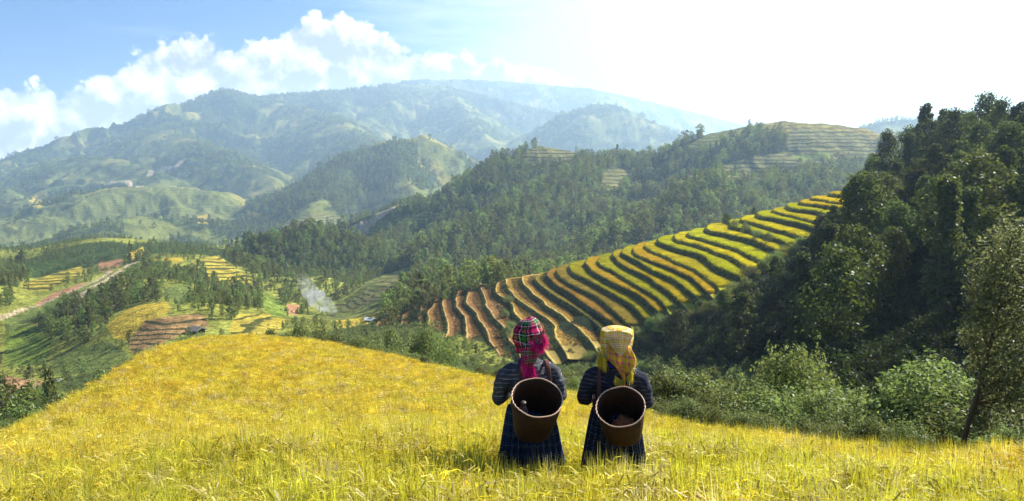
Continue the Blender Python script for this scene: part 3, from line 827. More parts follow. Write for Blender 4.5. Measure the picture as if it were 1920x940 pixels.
# ------------------------------------------------------------------ leaf and bark materials
def mat_leaf(name, col, var=0.35, trans=0.4, hue=0.04, tinted=False, ear=None, gloss=0.02):
    m = bpy.data.materials.new(name); m.use_nodes = True; t = m.node_tree; t.nodes.clear()
    oi = nd(t, 'ShaderNodeObjectInfo').outputs['Random']
    pos = nd(t, 'ShaderNodeNewGeometry').outputs
    isl = pos['Random Per Island']
    if tinted: base = nd(t, 'ShaderNodeAttribute', None, attribute_name='tint', attribute_type='INSTANCER').outputs['Color']
    else: base = nd(t, 'ShaderNodeRGB').outputs[0]; base.default_value = (*col, 1)
    if ear is not None:
        e = nd(t, 'ShaderNodeAttribute', None, attribute_name='ear').outputs['Fac']
        base = mix(t, e, base, mix(t, 1.0, base, ear, 'MULTIPLY'))
    hs = nd(t, 'ShaderNodeHueSaturation', {'Color': base,
        'Hue': nd(t, 'ShaderNodeMapRange', {'Value': oi, 'To Min': 0.5 - hue, 'To Max': 0.5 + hue * 0.6}).outputs[0],
        'Value': mth(t, 'MULTIPLY', nd(t, 'ShaderNodeMapRange', {'Value': oi, 'To Min': 1 - var, 'To Max': 1 + var}).outputs[0],
                     nd(t, 'ShaderNodeMapRange', {'Value': isl, 'To Min': 0.65, 'To Max': 1.4}).outputs[0])}).outputs[0]
    df = nd(t, 'ShaderNodeBsdfDiffuse', {'Color': hs}).outputs[0]
    tc = nd(t, 'ShaderNodeHueSaturation', {'Color': hs, 'Hue': 0.485, 'Saturation': 1.1, 'Value': 1.25}).outputs[0]
    tr = nd(t, 'ShaderNodeBsdfTranslucent', {'Color': tc}).outputs[0]
    s = nd(t, 'ShaderNodeMixShader', {0: trans, 1: df, 2: tr}).outputs[0]
    gl = nd(t, 'ShaderNodeBsdfGlossy', {'Roughness': 0.45}).outputs[0]
    s = nd(t, 'ShaderNodeMixShader', {0: gloss, 1: s, 2: gl}).outputs[0]
    o = nd(t, 'ShaderNodeOutputMaterial'); t.links.new(s, o.inputs[0])
    return m
def mat_bark(name='bark', col=(0.10, 0.075, 0.05)):
    m, t, b = principled(name, 0.95, 0.1)
    n = nd(t, 'ShaderNodeTexNoise', {'Vector': vmt(t, 'MULTIPLY', nd(t, 'ShaderNodeTexCoord').outputs['Object'], (6.0, 6.0, 1.2)), 'Scale': 3.0, 'Detail': 5.0}).outputs[0]
    c = mix(t, n, tuple(0.5 * v for v in col), tuple(1.5 * v for v in col)); t.links.new(c, b.inputs['Base Color'])
    t.links.new(nd(t, 'ShaderNodeBump', {'Height': n, 'Strength': 0.6, 'Distance': 0.02}).outputs[0], b.inputs['Normal'])
    return m
M_BARK = mat_bark()
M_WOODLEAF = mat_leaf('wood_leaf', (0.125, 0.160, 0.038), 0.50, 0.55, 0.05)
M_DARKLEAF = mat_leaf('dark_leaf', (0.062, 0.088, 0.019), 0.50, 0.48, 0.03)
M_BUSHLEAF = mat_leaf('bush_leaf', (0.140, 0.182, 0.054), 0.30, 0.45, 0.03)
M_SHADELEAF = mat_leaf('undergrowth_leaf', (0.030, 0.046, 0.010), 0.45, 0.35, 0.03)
M_RICE = mat_leaf('rice_blade', (1, 1, 1), 0.22, 0.50, 0.012, tinted=True, ear=(1.14, 1.0, 0.9), gloss=0.02)

# ------------------------------------------------------------------ the terraced spur
levels = []
_z = -46.5; _rg = np.random.default_rng(3)
while _z < 0.5:
    levels.append(_z); _z += _rg.uniform(0.95, 1.60)
NT = 190; TT = np.linspace(-0.10, 1.5, NT)
def wob(k):
    return 0.58 * fbm(TT * 2.6 + 7.7 * k, np.full(NT, 0.37 * k), 2, 700) + 0.07 * fbm(TT * 14 + k, np.full(NT, 0.9 * k), 2, 705)
WOB = [np.clip(wob(k), -0.62, 0.62) for k in range(len(levels) + 1)]
def terr_line(k, ds, z):
    zz = levels[k] + WOB[k] + ds
    x, y = contour(zz, TT); end = np.maximum(0.0 - TT, 0) * 9
    return np.stack([x, y, np.full(NT, z) - end], 1)
def tread_col(k, t):
    z = levels[k]; r = np.random.default_rng(900 + k)
    if z < -37: c = np.array([0.33, 0.22, 0.085])
    elif z < -33: c = np.array([0.38, 0.28, 0.075])
    elif z < -29.5: c = np.array([0.33, 0.24, 0.05]) if k % 2 else np.array([0.24, 0.21, 0.04])
    elif z < -21: c = (np.array([0.42, 0.34, 0.04]), np.array([0.30, 0.32, 0.03]), np.array([0.38, 0.34, 0.035]), np.array([0.33, 0.33, 0.03]))[k % 4]
    elif z < -8: c = (np.array([0.33, 0.37, 0.025]), np.array([0.40, 0.39, 0.028]))[k % 2]
    else: c = np.array([0.42, 0.36, 0.025])
    return c * r.uniform(0.88, 1.12)
def build_terraces():
    V = []; F = []; C = []; o = 0
    def strip(lines, cols):
        nonlocal o
        for l, c in zip(lines, cols):
            V.append(l); C.append(np.tile(c, (NT, 1)) if np.ndim(c) == 1 else c)
        for a in range(len(lines) - 1):
            i = np.arange(NT - 1); b0 = o + a * NT; b1 = b0 + NT
            F.append(np.stack([b0 + i, b0 + i + 1, b1 + i + 1, b1 + i], 1))
        o += len(lines) * NT
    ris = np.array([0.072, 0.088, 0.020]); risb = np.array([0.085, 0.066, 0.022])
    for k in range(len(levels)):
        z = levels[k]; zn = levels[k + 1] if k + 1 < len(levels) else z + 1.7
        c = tread_col(k, TT); bund = c * (0.85 if z > -31 else 1.15); inner = c if z > -31 else c * 0.42  # harvested treads: riser shade painted into the inner side, sunlit lip paler
        gap = zn - z
        kk = min(k + 1, len(levels) - 1)
        def back(ds):
            if k + 1 < len(levels): return terr_line(k + 1, ds, 0)
            return terr_line(k, gap + ds, 0)
        b = back(-0.30); e = np.maximum(-TT, 0) * 9
        l0 = terr_line(k, 0.0, z + 0.02); l1 = terr_line(k, 0.05, z + 0.16); l2 = terr_line(k, 0.12, z + 0.04)
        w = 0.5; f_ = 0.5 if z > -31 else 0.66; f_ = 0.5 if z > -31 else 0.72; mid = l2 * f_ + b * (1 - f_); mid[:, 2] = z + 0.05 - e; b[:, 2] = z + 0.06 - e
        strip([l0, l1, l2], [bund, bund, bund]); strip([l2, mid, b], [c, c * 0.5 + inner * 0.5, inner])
        r1 = back(-0.13); r1[:, 2] = z + 0.55 * gap - e + 0.10 * fbm(TT * 40, np.full(NT, 3.0 * k), 2, 720)
        top = back(0.0); top[:, 2] = zn + 0.02 - e
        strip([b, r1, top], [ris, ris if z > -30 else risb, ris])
    strip([terr_line(0, -1.5, levels[0] - 7), terr_line(0, 0.0, levels[0] + 0.02)], [ris, ris])
    Fs = np.vstack(F)
    m, t, b = principled('terrace_earth', 1.0, 0.05)
    at = nd(t, 'ShaderNodeAttribute', None, attribute_name='Col').outputs['Color']
    pos = nd(t, 'ShaderNodeNewGeometry').outputs['Position']
    n = nd(t, 'ShaderNodeTexNoise', {'Vector': pos, 'Scale': 1.7, 'Detail': 7.0, 'Roughness': 0.72}).outputs[0]
    n2 = nd(t, 'ShaderNodeTexNoise', {'Vector': pos, 'Scale': 0.16, 'Detail': 3.0}).outputs[0]
    c = mix(t, 1.0, at, nd(t, 'ShaderNodeMapRange', {'Value': n, 'From Min': 0.25, 'From Max': 0.75, 'To Min': 0.45, 'To Max': 1.5}).outputs[0], 'MULTIPLY')
    c = mix(t, 1.0, c, nd(t, 'ShaderNodeMapRange', {'Value': n2, 'From Min': 0.3, 'From Max': 0.7, 'To Min': 0.8, 'To Max': 1.2}).outputs[0], 'MULTIPLY')
    t.links.new(c, b.inputs['Base Color'])
    t.links.new(nd(t, 'ShaderNodeBump', {'Height': n, 'Strength': 1.0, 'Distance': 0.25}).outputs[0], b.inputs['Normal'])
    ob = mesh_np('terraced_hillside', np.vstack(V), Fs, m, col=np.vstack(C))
    tag(ob, kind='structure')
build_terraces()

# standing rice, stubble and bank weeds on the terraces
def terrace_rice():
    rg = np.random.default_rng(77); P = []; T = []; S = []
    for k in range(len(levels)):
        z = levels[k]; zn = levels[k + 1] if k + 1 < len(levels) else z + 1.7
        n = 2600
        t = rg.uniform(-0.02, 1.12, n); w1 = np.interp(t, TT, WOB[k]); w2 = np.interp(t, TT, WOB[min(k + 1, len(levels) - 1)])
        u = rg.random(n)
        s = (z + w1 + 0.14) * (1 - u) + (zn + w2 - 0.34) * u
        x, y = contour(s, t); c = tread_col(k, 0)
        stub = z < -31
        c = c * (1 - (0.72 * sstep(0.22, 0.5, u) if stub else 0 * u))[:, None]  # stubble darkens towards the next riser, whose shade is put into the tint
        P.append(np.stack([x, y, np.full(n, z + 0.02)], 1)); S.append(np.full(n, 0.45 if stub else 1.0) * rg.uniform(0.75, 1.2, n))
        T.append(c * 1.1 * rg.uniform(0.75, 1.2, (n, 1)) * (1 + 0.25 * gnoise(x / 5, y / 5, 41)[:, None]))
        # weeds hanging down the bank
        n = 700; t = rg.uniform(-0.02, 1.1, n); w2 = np.interp(t, TT, WOB[min(k + 1, len(levels) - 1)]); u = rg.random(n)
        x, y = contour(zn + w2 - 0.26 * (1 - u), t)
        P.append(np.stack([x, y, z + (zn - z) * u], 1)); S.append(rg.uniform(0.35, 0.8, n) * (0.7 if z < -31 else 1))
        T.append(np.array([0.105, 0.125, 0.026]) * rg.uniform(0.4, 1.3, (n, 1)))
    P = np.vstack(P); T = np.vstack(T); S = np.concatenate(S)
    prot = []
    for i in range(4):
        v, f, e = rice_tuft(60 + i, 0.62, 1.7, 26, 14, 2, 0.05, 0.06)
        prot.append((v, f, None, e))
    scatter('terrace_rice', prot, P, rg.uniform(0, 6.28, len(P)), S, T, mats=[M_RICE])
terrace_rice()
# ------------------------------------------------------------------ which ground can be seen at all (with a margin for a step to the side)
_el = GH / GR; _cm = np.maximum.accumulate(_el, axis=0)
def seen(x, y, up=25.0):
    az = np.degrees(np.arctan2(x, y)); r = np.hypot(x, y)
    j = np.clip(np.searchsorted(AZ, az), 0, len(AZ) - 1); i = np.clip(np.searchsorted(RR, r) - 3, 0, len(RR) - 1)
    return (ground(x, y) + up) / r > _cm[i, j]

def jitter(x0, x1, y0, y1, sp, rg):
    X, Y = np.meshgrid(np.arange(x0, x1, sp), np.arange(y0, y1, sp))
    X = X.ravel() + rg.uniform(-0.5, 0.5, X.size) * sp; Y = Y.ravel() + rg.uniform(-0.5, 0.5, Y.size) * sp
    k = np.abs(np.degrees(np.arctan2(X, Y))) < 37
    return X[k], Y[k]

def tree_proto(seed, H, W, cb, nc, nl, lf, style, k=4, limbs=3, tr=0.016):
    (tv, tf), (cv, cf) = make_tree(seed, H, W, cb, nc, nl, lf, style, tr=tr, k=k, limbs=limbs)
    v, f = join([(cv, cf), (tv, tf)])
    return (v, f, [0] * len(cf) + [1] * len(tf), None)

TERX = [contour(z, t) for z, t in ((-46, 0), (-36, 0), (-30, 0.0), (-25, 0.0), (-18, 0), (-10, 0), (0, 0), (0, 1.35), (-12, 1.35), (-25, 1.35), (-40, 1.35), (-46, 1.35))]
TERX = [(float(a), float(b)) for a, b in TERX]
def on_terrace(x, y): return in_poly(x, y, TERX)

WOODS = [  # close groves on the low ground at the left (photo outline, distance range)
 ([(48, 600), (62, 572), (130, 556), (205, 516), (250, 496), (300, 505), (330, 520), (300, 545), (300, 568), (255, 572), (222, 585), (200, 615), (160, 655), (90, 630)], (200, 620)),
 ([(0, 490), (45, 488), (60, 520), (40, 548), (20, 575), (0, 585)], (300, 620)),
 ([(225, 492), (240, 466), (275, 476), (300, 500), (350, 510), (420, 530), (490, 545), (490, 580), (440, 600), (400, 600), (395, 590), (330, 572), (310, 540), (260, 500)], (250, 700)),
 ([(98, 530), (108, 506), (135, 508), (130, 535)], (300, 700)),
 ([(200, 640), (245, 615), (240, 660), (215, 680), (190, 670)], (200, 600)),
 ([(725, 560), (770, 520), (900, 545), (830, 560), (760, 590), (720, 600)], (250, 700)),
 ([(0, 730), (110, 735), (110, 790), (0, 800)], (60, 220)),
 ([(412, 482), (440, 455), (500, 435), (600, 430), (700, 465), (762, 500), (766, 512), (700, 530), (650, 556), (600, 560), (560, 560), (520, 552), (470, 522)], (250, 800)),
 ([(430, 570), (560, 600), (600, 560), (560, 500), (480, 520)], (420, 700)),
]
def plant_forests():
    rg = np.random.default_rng(21)
    near_h = ['central_ridge', 'central_spur', 'central_spur2', 'knoll']
    mid_h = ['wooded_hill', 'wooded_hill_spur', 'wooded_hill_spur2', 'low_hill', 'low_hill_front', 'right_far_hill']
    far_h = ['mountain', 'mountain_spur', 'mountain_spur2', 'mountain_spur3', 'mountain_spur4', 'middle_mountain', 'middle_spur', 'peak', 'far_ridge']
    pn = [tree_proto(200 + i, 10, w, 0.16, 14, 360, 0.98, s, tr=0.014) for i, (w, s) in enumerate(((7.2, 'round'), (6.0, 'column'), (8.2, 'round'), (9.0, 'round'), (7.0, 'round'), (5.6, 'cone')))]
    pm = [tree_proto(220 + i, 11, w, 0.15, 9, 130, 1.9, s, limbs=0) for i, (w, s) in enumerate(((7, 'round'), (6, 'column'), (8, 'round'), (5.4, 'cone')))]
    pf = [tree_proto(240 + i, 14, w, 0.0, 12, 150, 4.2, s, limbs=0) for i, (w, s) in enumerate(((24, 'round'), (17, 'round'), (30, 'round')))]
    def go(name, protos, hs, sp, hmul, up, box, rmin, rmax, extra=None, sel=None, leaf=None):
        x, y = jitter(*box, sp, rg)
        r = np.hypot(x, y); k = (r > rmin) & (r < rmax); x, y = x[k], y[k]
        h = hill_id(x, y); z = ground(x, y)
        k = isin(h, *hs) if hs else np.zeros(x.shape, bool)
        if sel is not None: k = sel(x, y, z, h)
        x, y, z, h = x[k], y[k], z[k], h[k]
        c, px, py = cover(x, y, z, h)
        o = meadow(x, y, h)
        k = (c < 0) & ~near_road(x, y, 1.6) & (rg.random(len(x)) > (o * 0.97 if sel is None else 0)) & seen(x, y, up)
        x, y, z = x[k], y[k], z[k]; n = len(x)
        dens = 0.75 + 0.5 * np.clip(gnoise(x / (9 * sp), y / (9 * sp), 33) + 0.5, 0, 1)
        s = hmul * rg.uniform(0.50, 1.05, n) * dens * np.where(rg.random(n) < 0.12, 1.45, 1.0)
        print(name, n)
        P = np.stack([x, y, z - 0.3 * s], 1)
        return scatter(name, protos, P, rg.uniform(0, 6.28, n), np.stack([s * rg.uniform(0.85, 1.15, n), s * rg.uniform(0.85, 1.15, n), s], 1), mats=[leaf or M_WOODLEAF, M_BARK])
    go('ridge_forest', pn, near_h, 6.0, 1.05, 14, (-260, 780, 330, 1150), 330, 1300)
    go('hill_forest', pm, mid_h, 11.0, 1.25, 18, (-1300, 1700, 1300, 2750), 1200, 2900)
    go('mountain_forest', pf, far_h, 26.0, 1.0, 30, (-3600, 2600, 2200, 6300), 2300, 6400)
    def grove(x, y, z, h):
        px, py = project(x, y, z); r = np.hypot(x, y); k = np.zeros(x.shape, bool)
        px = np.nan_to_num(px, nan=-9e5); py = np.nan_to_num(py, nan=-9e5)
        for poly, (r0, r1) in WOODS: k |= (r > r0) & (r < r1) & in_poly(px + 5 * gnoise(x / 14, y / 14, 8), py + 5 * gnoise(x / 14, y / 14, 9), poly)
        return k & (h != 0)
    go('grove', pn, None, 5.0, 0.60, 14, (-420, 100, 60, 720), 60, 720, sel=grove)
    # loose trees and scrub over the rest of the low ground
    def loose(x, y, z, h):
        n = fbm(x / 40, y / 40, 3, 71); n2 = rg.random(len(x))
        return ((h == 2) | (h == HID['village_hill'])) & (n2 < 0.16 + 0.84 * sstep(-0.05, 0.4, n)) & ~on_terrace(x, y)
    def gully(x, y, z, h):
        az = np.degrees(np.arctan2(x, y)); r = np.hypot(x, y)
        return ((h == 2) & (az > -9) & (r > 235) | (h == 1) & (r > 262)) & ~on_terrace(x, y)
    go('gully_forest', pn, None, 5.6, 0.85, 14, (-150, 480, 150, 800), 200, 800, sel=gully)
    go('valley_scrub', pn, None, 4.6, 0.34, 12, (-480, 330, 150, 800), 150, 800, sel=loose, leaf=M_BUSHLEAF)
    def valley(x, y, z, h):
        n = fbm(x / 160, y / 160, 3, 72)
        az = np.degrees(np.arctan2(x, y))
        return (h == 2) & (rg.random(len(x)) < (0.15 + 0.85 * sstep(-0.1, 0.3, n)) * np.where(az < -11, 0.30, 1.0))
    go('valley_wood', pm, None, 14.0, 0.9, 16, (-1500, 1300, 800, 2600), 800, 2600, sel=valley)
plant_forests()

# undergrowth: the dark slope, the ground below the rim of our field
FRONT_X = [700, 812, 818, 950, 1090, 1140, 1230, 1262, 1320, 1372, 1420, 1470, 1512, 1514]
FRONT_Y = [0, 0, 664, 680, 668, 660, 634, 612, 570, 552, 520, 490, 466, 0]
def clear_view(x, y, z, up):
    """False where growth this tall would stand before the terraces"""
    px, py = project(x, y, z + up); px = np.nan_to_num(px, nan=-9e5); py = np.nan_to_num(py, nan=9e5)
    return py > np.interp(px, FRONT_X, FRONT_Y, left=0, right=0)
def plant_undergrowth():
    rg = np.random.default_rng(31)
    pb = []
    for i in range(5):
        (sv, sf), (fv, ff) = make_bush(300 + i, 1.6 + 0.3 * (i % 3), 2.6, 12, 420, 0.26, 3)
        v, f = join([(fv, ff), (sv, sf)]); pb.append((v, f, [0] * len(ff) + [1] * len(sf), None))
    x, y = jitter(-60, 190, 12, 340, 1.9, rg)
    h = hill_id(x, y); r = np.hypot(x, y)
    k = (h == 1) & ~on_terrace(x, y) & (r < 330) & seen(x, y, 6) & ((r > 260) | clear_view(x, y, ground(x, y), 1.3)); x, y = x[k], y[k]
    n = len(x); s = rg.uniform(0.55, 1.25, n) * (0.8 + 0.5 * np.clip(gnoise(x / 12, y / 12, 3) + 0.4, 0, 1)); print('undergrowth', n)
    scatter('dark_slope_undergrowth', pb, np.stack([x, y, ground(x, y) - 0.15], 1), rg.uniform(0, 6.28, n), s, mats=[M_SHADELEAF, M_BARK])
    x, y = jitter(-130, 60, 10, 262, 1.6, rg)
    r = np.hypot(x, y); h = hill_id(x, y); re = rim_at(np.degrees(np.arctan2(x, y)))
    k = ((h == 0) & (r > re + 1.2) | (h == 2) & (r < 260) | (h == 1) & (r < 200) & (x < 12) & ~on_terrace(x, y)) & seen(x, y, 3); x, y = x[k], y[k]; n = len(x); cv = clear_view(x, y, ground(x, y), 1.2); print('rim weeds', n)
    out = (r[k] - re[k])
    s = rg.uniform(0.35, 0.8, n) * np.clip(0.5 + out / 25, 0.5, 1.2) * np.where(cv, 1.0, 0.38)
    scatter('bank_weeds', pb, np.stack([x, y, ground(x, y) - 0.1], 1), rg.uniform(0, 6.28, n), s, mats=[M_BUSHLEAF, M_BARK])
plant_undergrowth()

# ------------------------------------------------------------------ the rice we stand in
PEOPLE = [('A', 998, 6.40), ('B', 1148, 6.45)]
def person_xy(px, r):
    d = ray(px, 930); k = math.hypot(d[0], d[1]); return d[0] / k * r, d[1] / k * r
PXY = [person_xy(p[1], p[2]) for p in PEOPLE]
def plant_rice():
    rg = np.random.default_rng(41)
    def pts(r0, r1, sp):
        X, Y = np.meshgrid(np.arange(-r1, r1, sp), np.arange(-2, r1, sp)); X = X.ravel(); Y = Y.ravel()
        X = X + rg.uniform(-0.42, 0.42, X.size) * sp; Y = Y + rg.uniform(-0.42, 0.42, Y.size) * sp
        r = np.hypot(X, Y); az = np.degrees(np.arctan2(X, Y))
        k = (r >= r0) & (r < r1) & (np.abs(az) < 41); X, Y, r, az = X[k], Y[k], r[k], az[k]
        k = r < rim_at(az) + 0.25 * gnoise(X / 0.8, Y / 0.8, 2); X, Y = X[k], Y[k]
        return X, Y
    def tint(X, Y):
        n = X.size; g = np.clip(0.5 + 0.9 * fbm(X / 3.5, Y / 3.5, 3, 81), 0, 1)[:, None]
        r = np.hypot(X, Y)[:, None]
        gold = np.array([0.56, 0.480, 0.070]); lime = np.array([0.44, 0.46, 0.065])
        near = np.clip(1.15 - (r - 4) / 6.0, 0, 1)
        far = sstep(12, 40, r)
        f = np.clip(0.25 + 0.45 * g + 0.50 * near - 0.15 * far, 0, 1)
        c = gold * (1 - f) + lime * f
        pale = (rg.random((n, 1)) < 0.07)
        c = c * (1 + 0.25 * gnoise(X / 0.5, Y / 0.9, 87)[:, None])
        c = np.where(pale, np.array([0.50, 0.47, 0.22]), c)
        return c * rg.uniform(0.74, 1.18, (n, 1))
    def lodged(X, Y):
        a = fbm(X / 2.6, Y / 2.6, 2, 84) * 0.09; b = fbm(X / 2.6 + 40, Y / 2.6, 2, 85) * 0.09
        return np.stack([a, b + 0.08], 1) + rg.normal(size=(X.size, 2)) * 0.09
    near = [(lambda q: (q[0], q[1], None, q[2]))(rice_tuft(90 + i, 0.54, 0.15, 34, 15, 4, 0.0062, 0.010, (-0.05, 0.0))) for i in range(6)]
    mid = [(lambda q: (q[0], q[1], None, q[2]))(rice_tuft(110 + i, 0.50, 0.19, 30, 18, 3, 0.0075, 0.0105)) for i in range(5)]
    far = [(lambda q: (q[0], q[1], None, q[2]))(rice_tuft(130 + i, 0.50, 0.27, 26, 20, 2, 0.011, 0.015)) for i in range(5)]
    for name, pro, r0, r1, sp in (('rice_plants', near, 2.6, 10.5, 0.125), ('rice_crop', mid, 10.5, 22, 0.145), ('rice_field', far, 22, 60, 0.20)):
        X, Y = pts(r0, r1, sp)
        z = ground(X, Y); z = field_h(X, Y)
        s = rg.uniform(0.78, 1.12, X.size) * (1 + 0.16 * fbm(X / 1.7, Y / 1.7, 2, 88))
        if r0 < 10:
            keep = np.ones(X.size, bool)
            for (px_, py_) in PXY:
                dx, dy = X - px_, Y - py_; q = np.hypot(dx / 0.36, dy / 0.33)
                keep &= q > 1.0
                # the strip they walked through stays low right behind them
                s = np.where((np.abs(dx) < 0.4) & (dy < 0.1) & (dy > -0.9), s * 0.86, s)
            X, Y, z, s = X[keep], Y[keep], z[keep], s[keep]
        n = X.size; print(name, n)
        scatter(name, pro, np.stack([X, Y, z], 1), rg.uniform(0, 6.28, n), s, tint(X, Y), lodged(X, Y), mats=[M_RICE])
plant_rice()
# ------------------------------------------------------------------ trees one can tell apart
TREES = []
for i, (W, cb, st) in enumerate(((5.2, 0.20, 'column'), (7.0, 0.28, 'round'), (4.6, 0.14, 'column'), (6.4, 0.22, 'round'), (4.4, 0.12, 'cone'), (6.0, 0.42, 'round'))):
    (tv, tf), (cv, cf) = make_tree(400 + i, 12.0, W, cb, 34, 4200, 0.38, st, tr=0.013, k=7, limbs=12)
    TREES.append((mesh_np('trunk', tv, tf, M_BARK, smooth_=True, link=False), mesh_np('crown', cv, cf, M_DARKLEAF, link=False)))
def put_tree(kind, x, y, z, h, label, group, rz, wide=1.0, name='forest_tree', cat='tree', leaf=None):
    e = empty(name, (x, y, z), rz); s = h / 12.0; e.scale = (s * wide, s * wide, s)
    tag(e, label, cat, group)
    for nm, me in zip(('trunk', 'crown'), TREES[kind]):
        o = bpy.data.objects.new(nm, me); COL.objects.link(o); o.parent = e
        if nm == 'crown' and leaf is not None:
            o.material_slots[0].link = 'OBJECT'; o.material_slots[0].material = leaf
    return e
def top_height(px, py, r):
    x, y, zt = unproj(px, py, r); g = float(ground(x, y)); return x, y, g, zt - g

M_LITLEAF = mat_leaf('sunlit_leaf', (0.095, 0.125, 0.030), 0.25, 0.42, 0.02)  # lighter copy of the dark leaf; sunlight on some crowns painted into its colour
_lim_x = [1150, 1230, 1300, 1400, 1440, 1500, 1520, 1545, 1590, 1640, 1668, 1700, 1722, 1800, 1850, 1920, 2100]
_lim_y = [660, 596, 566, 524, 486, 476, 440, 400, 356, 296, 262, 232, 206, 206, 184, 196, 190]
def build_forest_trees():
    rg = np.random.default_rng(51); used = []
    g = 'tall broadleaf trees crowding the dark right hand slope'
    lab = 'dark green broadleaf tree in the crowded shaded forest on the right slope'
    for i, (px, py, r, w) in enumerate([(1643, 288, 205, .8), (1670, 244, 188, .8), (1724, 194, 176, .9), (1748, 216, 182, .8), (1775, 226, 170, .8), (1797, 203, 166, 1.0), (1822, 212, 178, .8), (1852, 174, 160, .9),
                                        (1886, 184, 152, .8), (1915, 190, 146, 1.0), (1604, 354, 204, .8), (1575, 385, 192, .9), (1700, 236, 178, .9), (1765, 205, 175, .8), (1872, 200, 175, .8), (1950, 190, 150, 1.)]):
        x, y, z, h = top_height(px, py, r)
        if h < 4: continue
        put_tree((1, 3, 0, 5, 1, 3, 2)[i % 7], x, y, z - 0.2, min(h, 19) + 0.2, 'tall tree whose crown breaks the skyline on the dark right slope', 'trees on the skyline of the right slope', rg.uniform(0, 6.28), w * 1.05 * (14 / max(h, 14)))
        used.append((x, y))
    n = 0
    for tries in range(9000):
        az = rg.uniform(11.0, 35.5); r = math.sqrt(rg.uniform(70 ** 2, 225 ** 2)); a = math.radians(az); x, y = r * math.sin(a), r * math.cos(a)
        if on_terrace(np.array([x]), np.array([y]))[0] or int(hill_id(np.array([x]), np.array([y]))[0]) != 1: continue
        z = float(ground(x, y)); px, py = project(np.float64(x), np.float64(y), np.float64(z))
        if px < 1500 and rg.random() > 0.10: continue
        if py > 640 and rg.random() > 0.12: continue
        sp = 5.0 if py < 560 else 7.5
        if any((x - u) ** 2 + (y - v) ** 2 < sp * sp for u, v in used): continue
        zt = unproj(px, np.interp(px, _lim_x, _lim_y), r)[2]
        h = min(rg.uniform(7.5, 13.5), zt - z)
        if h < 3.5: continue
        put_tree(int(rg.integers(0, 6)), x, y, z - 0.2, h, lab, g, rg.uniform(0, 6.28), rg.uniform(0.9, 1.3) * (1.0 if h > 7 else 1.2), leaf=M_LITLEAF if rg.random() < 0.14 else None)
        used.append((x, y)); n += 1
        if n >= 225: break
    print('forest trees', n)
    # trees that stand out
    for px, py, r, w, k, lit, lab in [
        (1757, 358, 108, 0.9, 2, 1, 'bright sunlit column of leaves standing out of the dark forest slope'),
        (1692, 372, 112, 1.0, 5, 0, 'tall thin trunked tree with a spreading flat crown amid the dark slope'),
        (1862, 268, 120, 1.1, 1, 0, 'rounded dark tree with a sunlit top high on the right slope'),
        (1895, 305, 112, 1.0, 3, 0, 'broad dark tree below the sunlit rounded one near the right edge'),
        (1452, 478, 128, 1.0, 2, 0, 'bushy tree standing at the near end of the yellow terraces'),
        (1363, 398, 252, 1.3, 1, 0, 'small round tree standing on the crest of the yellow terraces'),
        (1416, 388, 262, 1.2, 3, 0, 'smallest tree peeking over the terrace crest beside the round one'),
        (1548, 395, 205, 1.2, 1, 0, 'dark round tree hiding the upper ends of the topmost terraces'),
        (1660, 462, 100, 0.9, 4, 1, 'small sunlit tree low on the dark slope left of the thin trunks')]:
        x, y, z, h = top_height(px, py, r)
        if h < 2.0: h = 3.0; 
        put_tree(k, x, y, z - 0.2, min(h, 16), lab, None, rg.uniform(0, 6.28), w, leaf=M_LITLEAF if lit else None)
build_forest_trees()

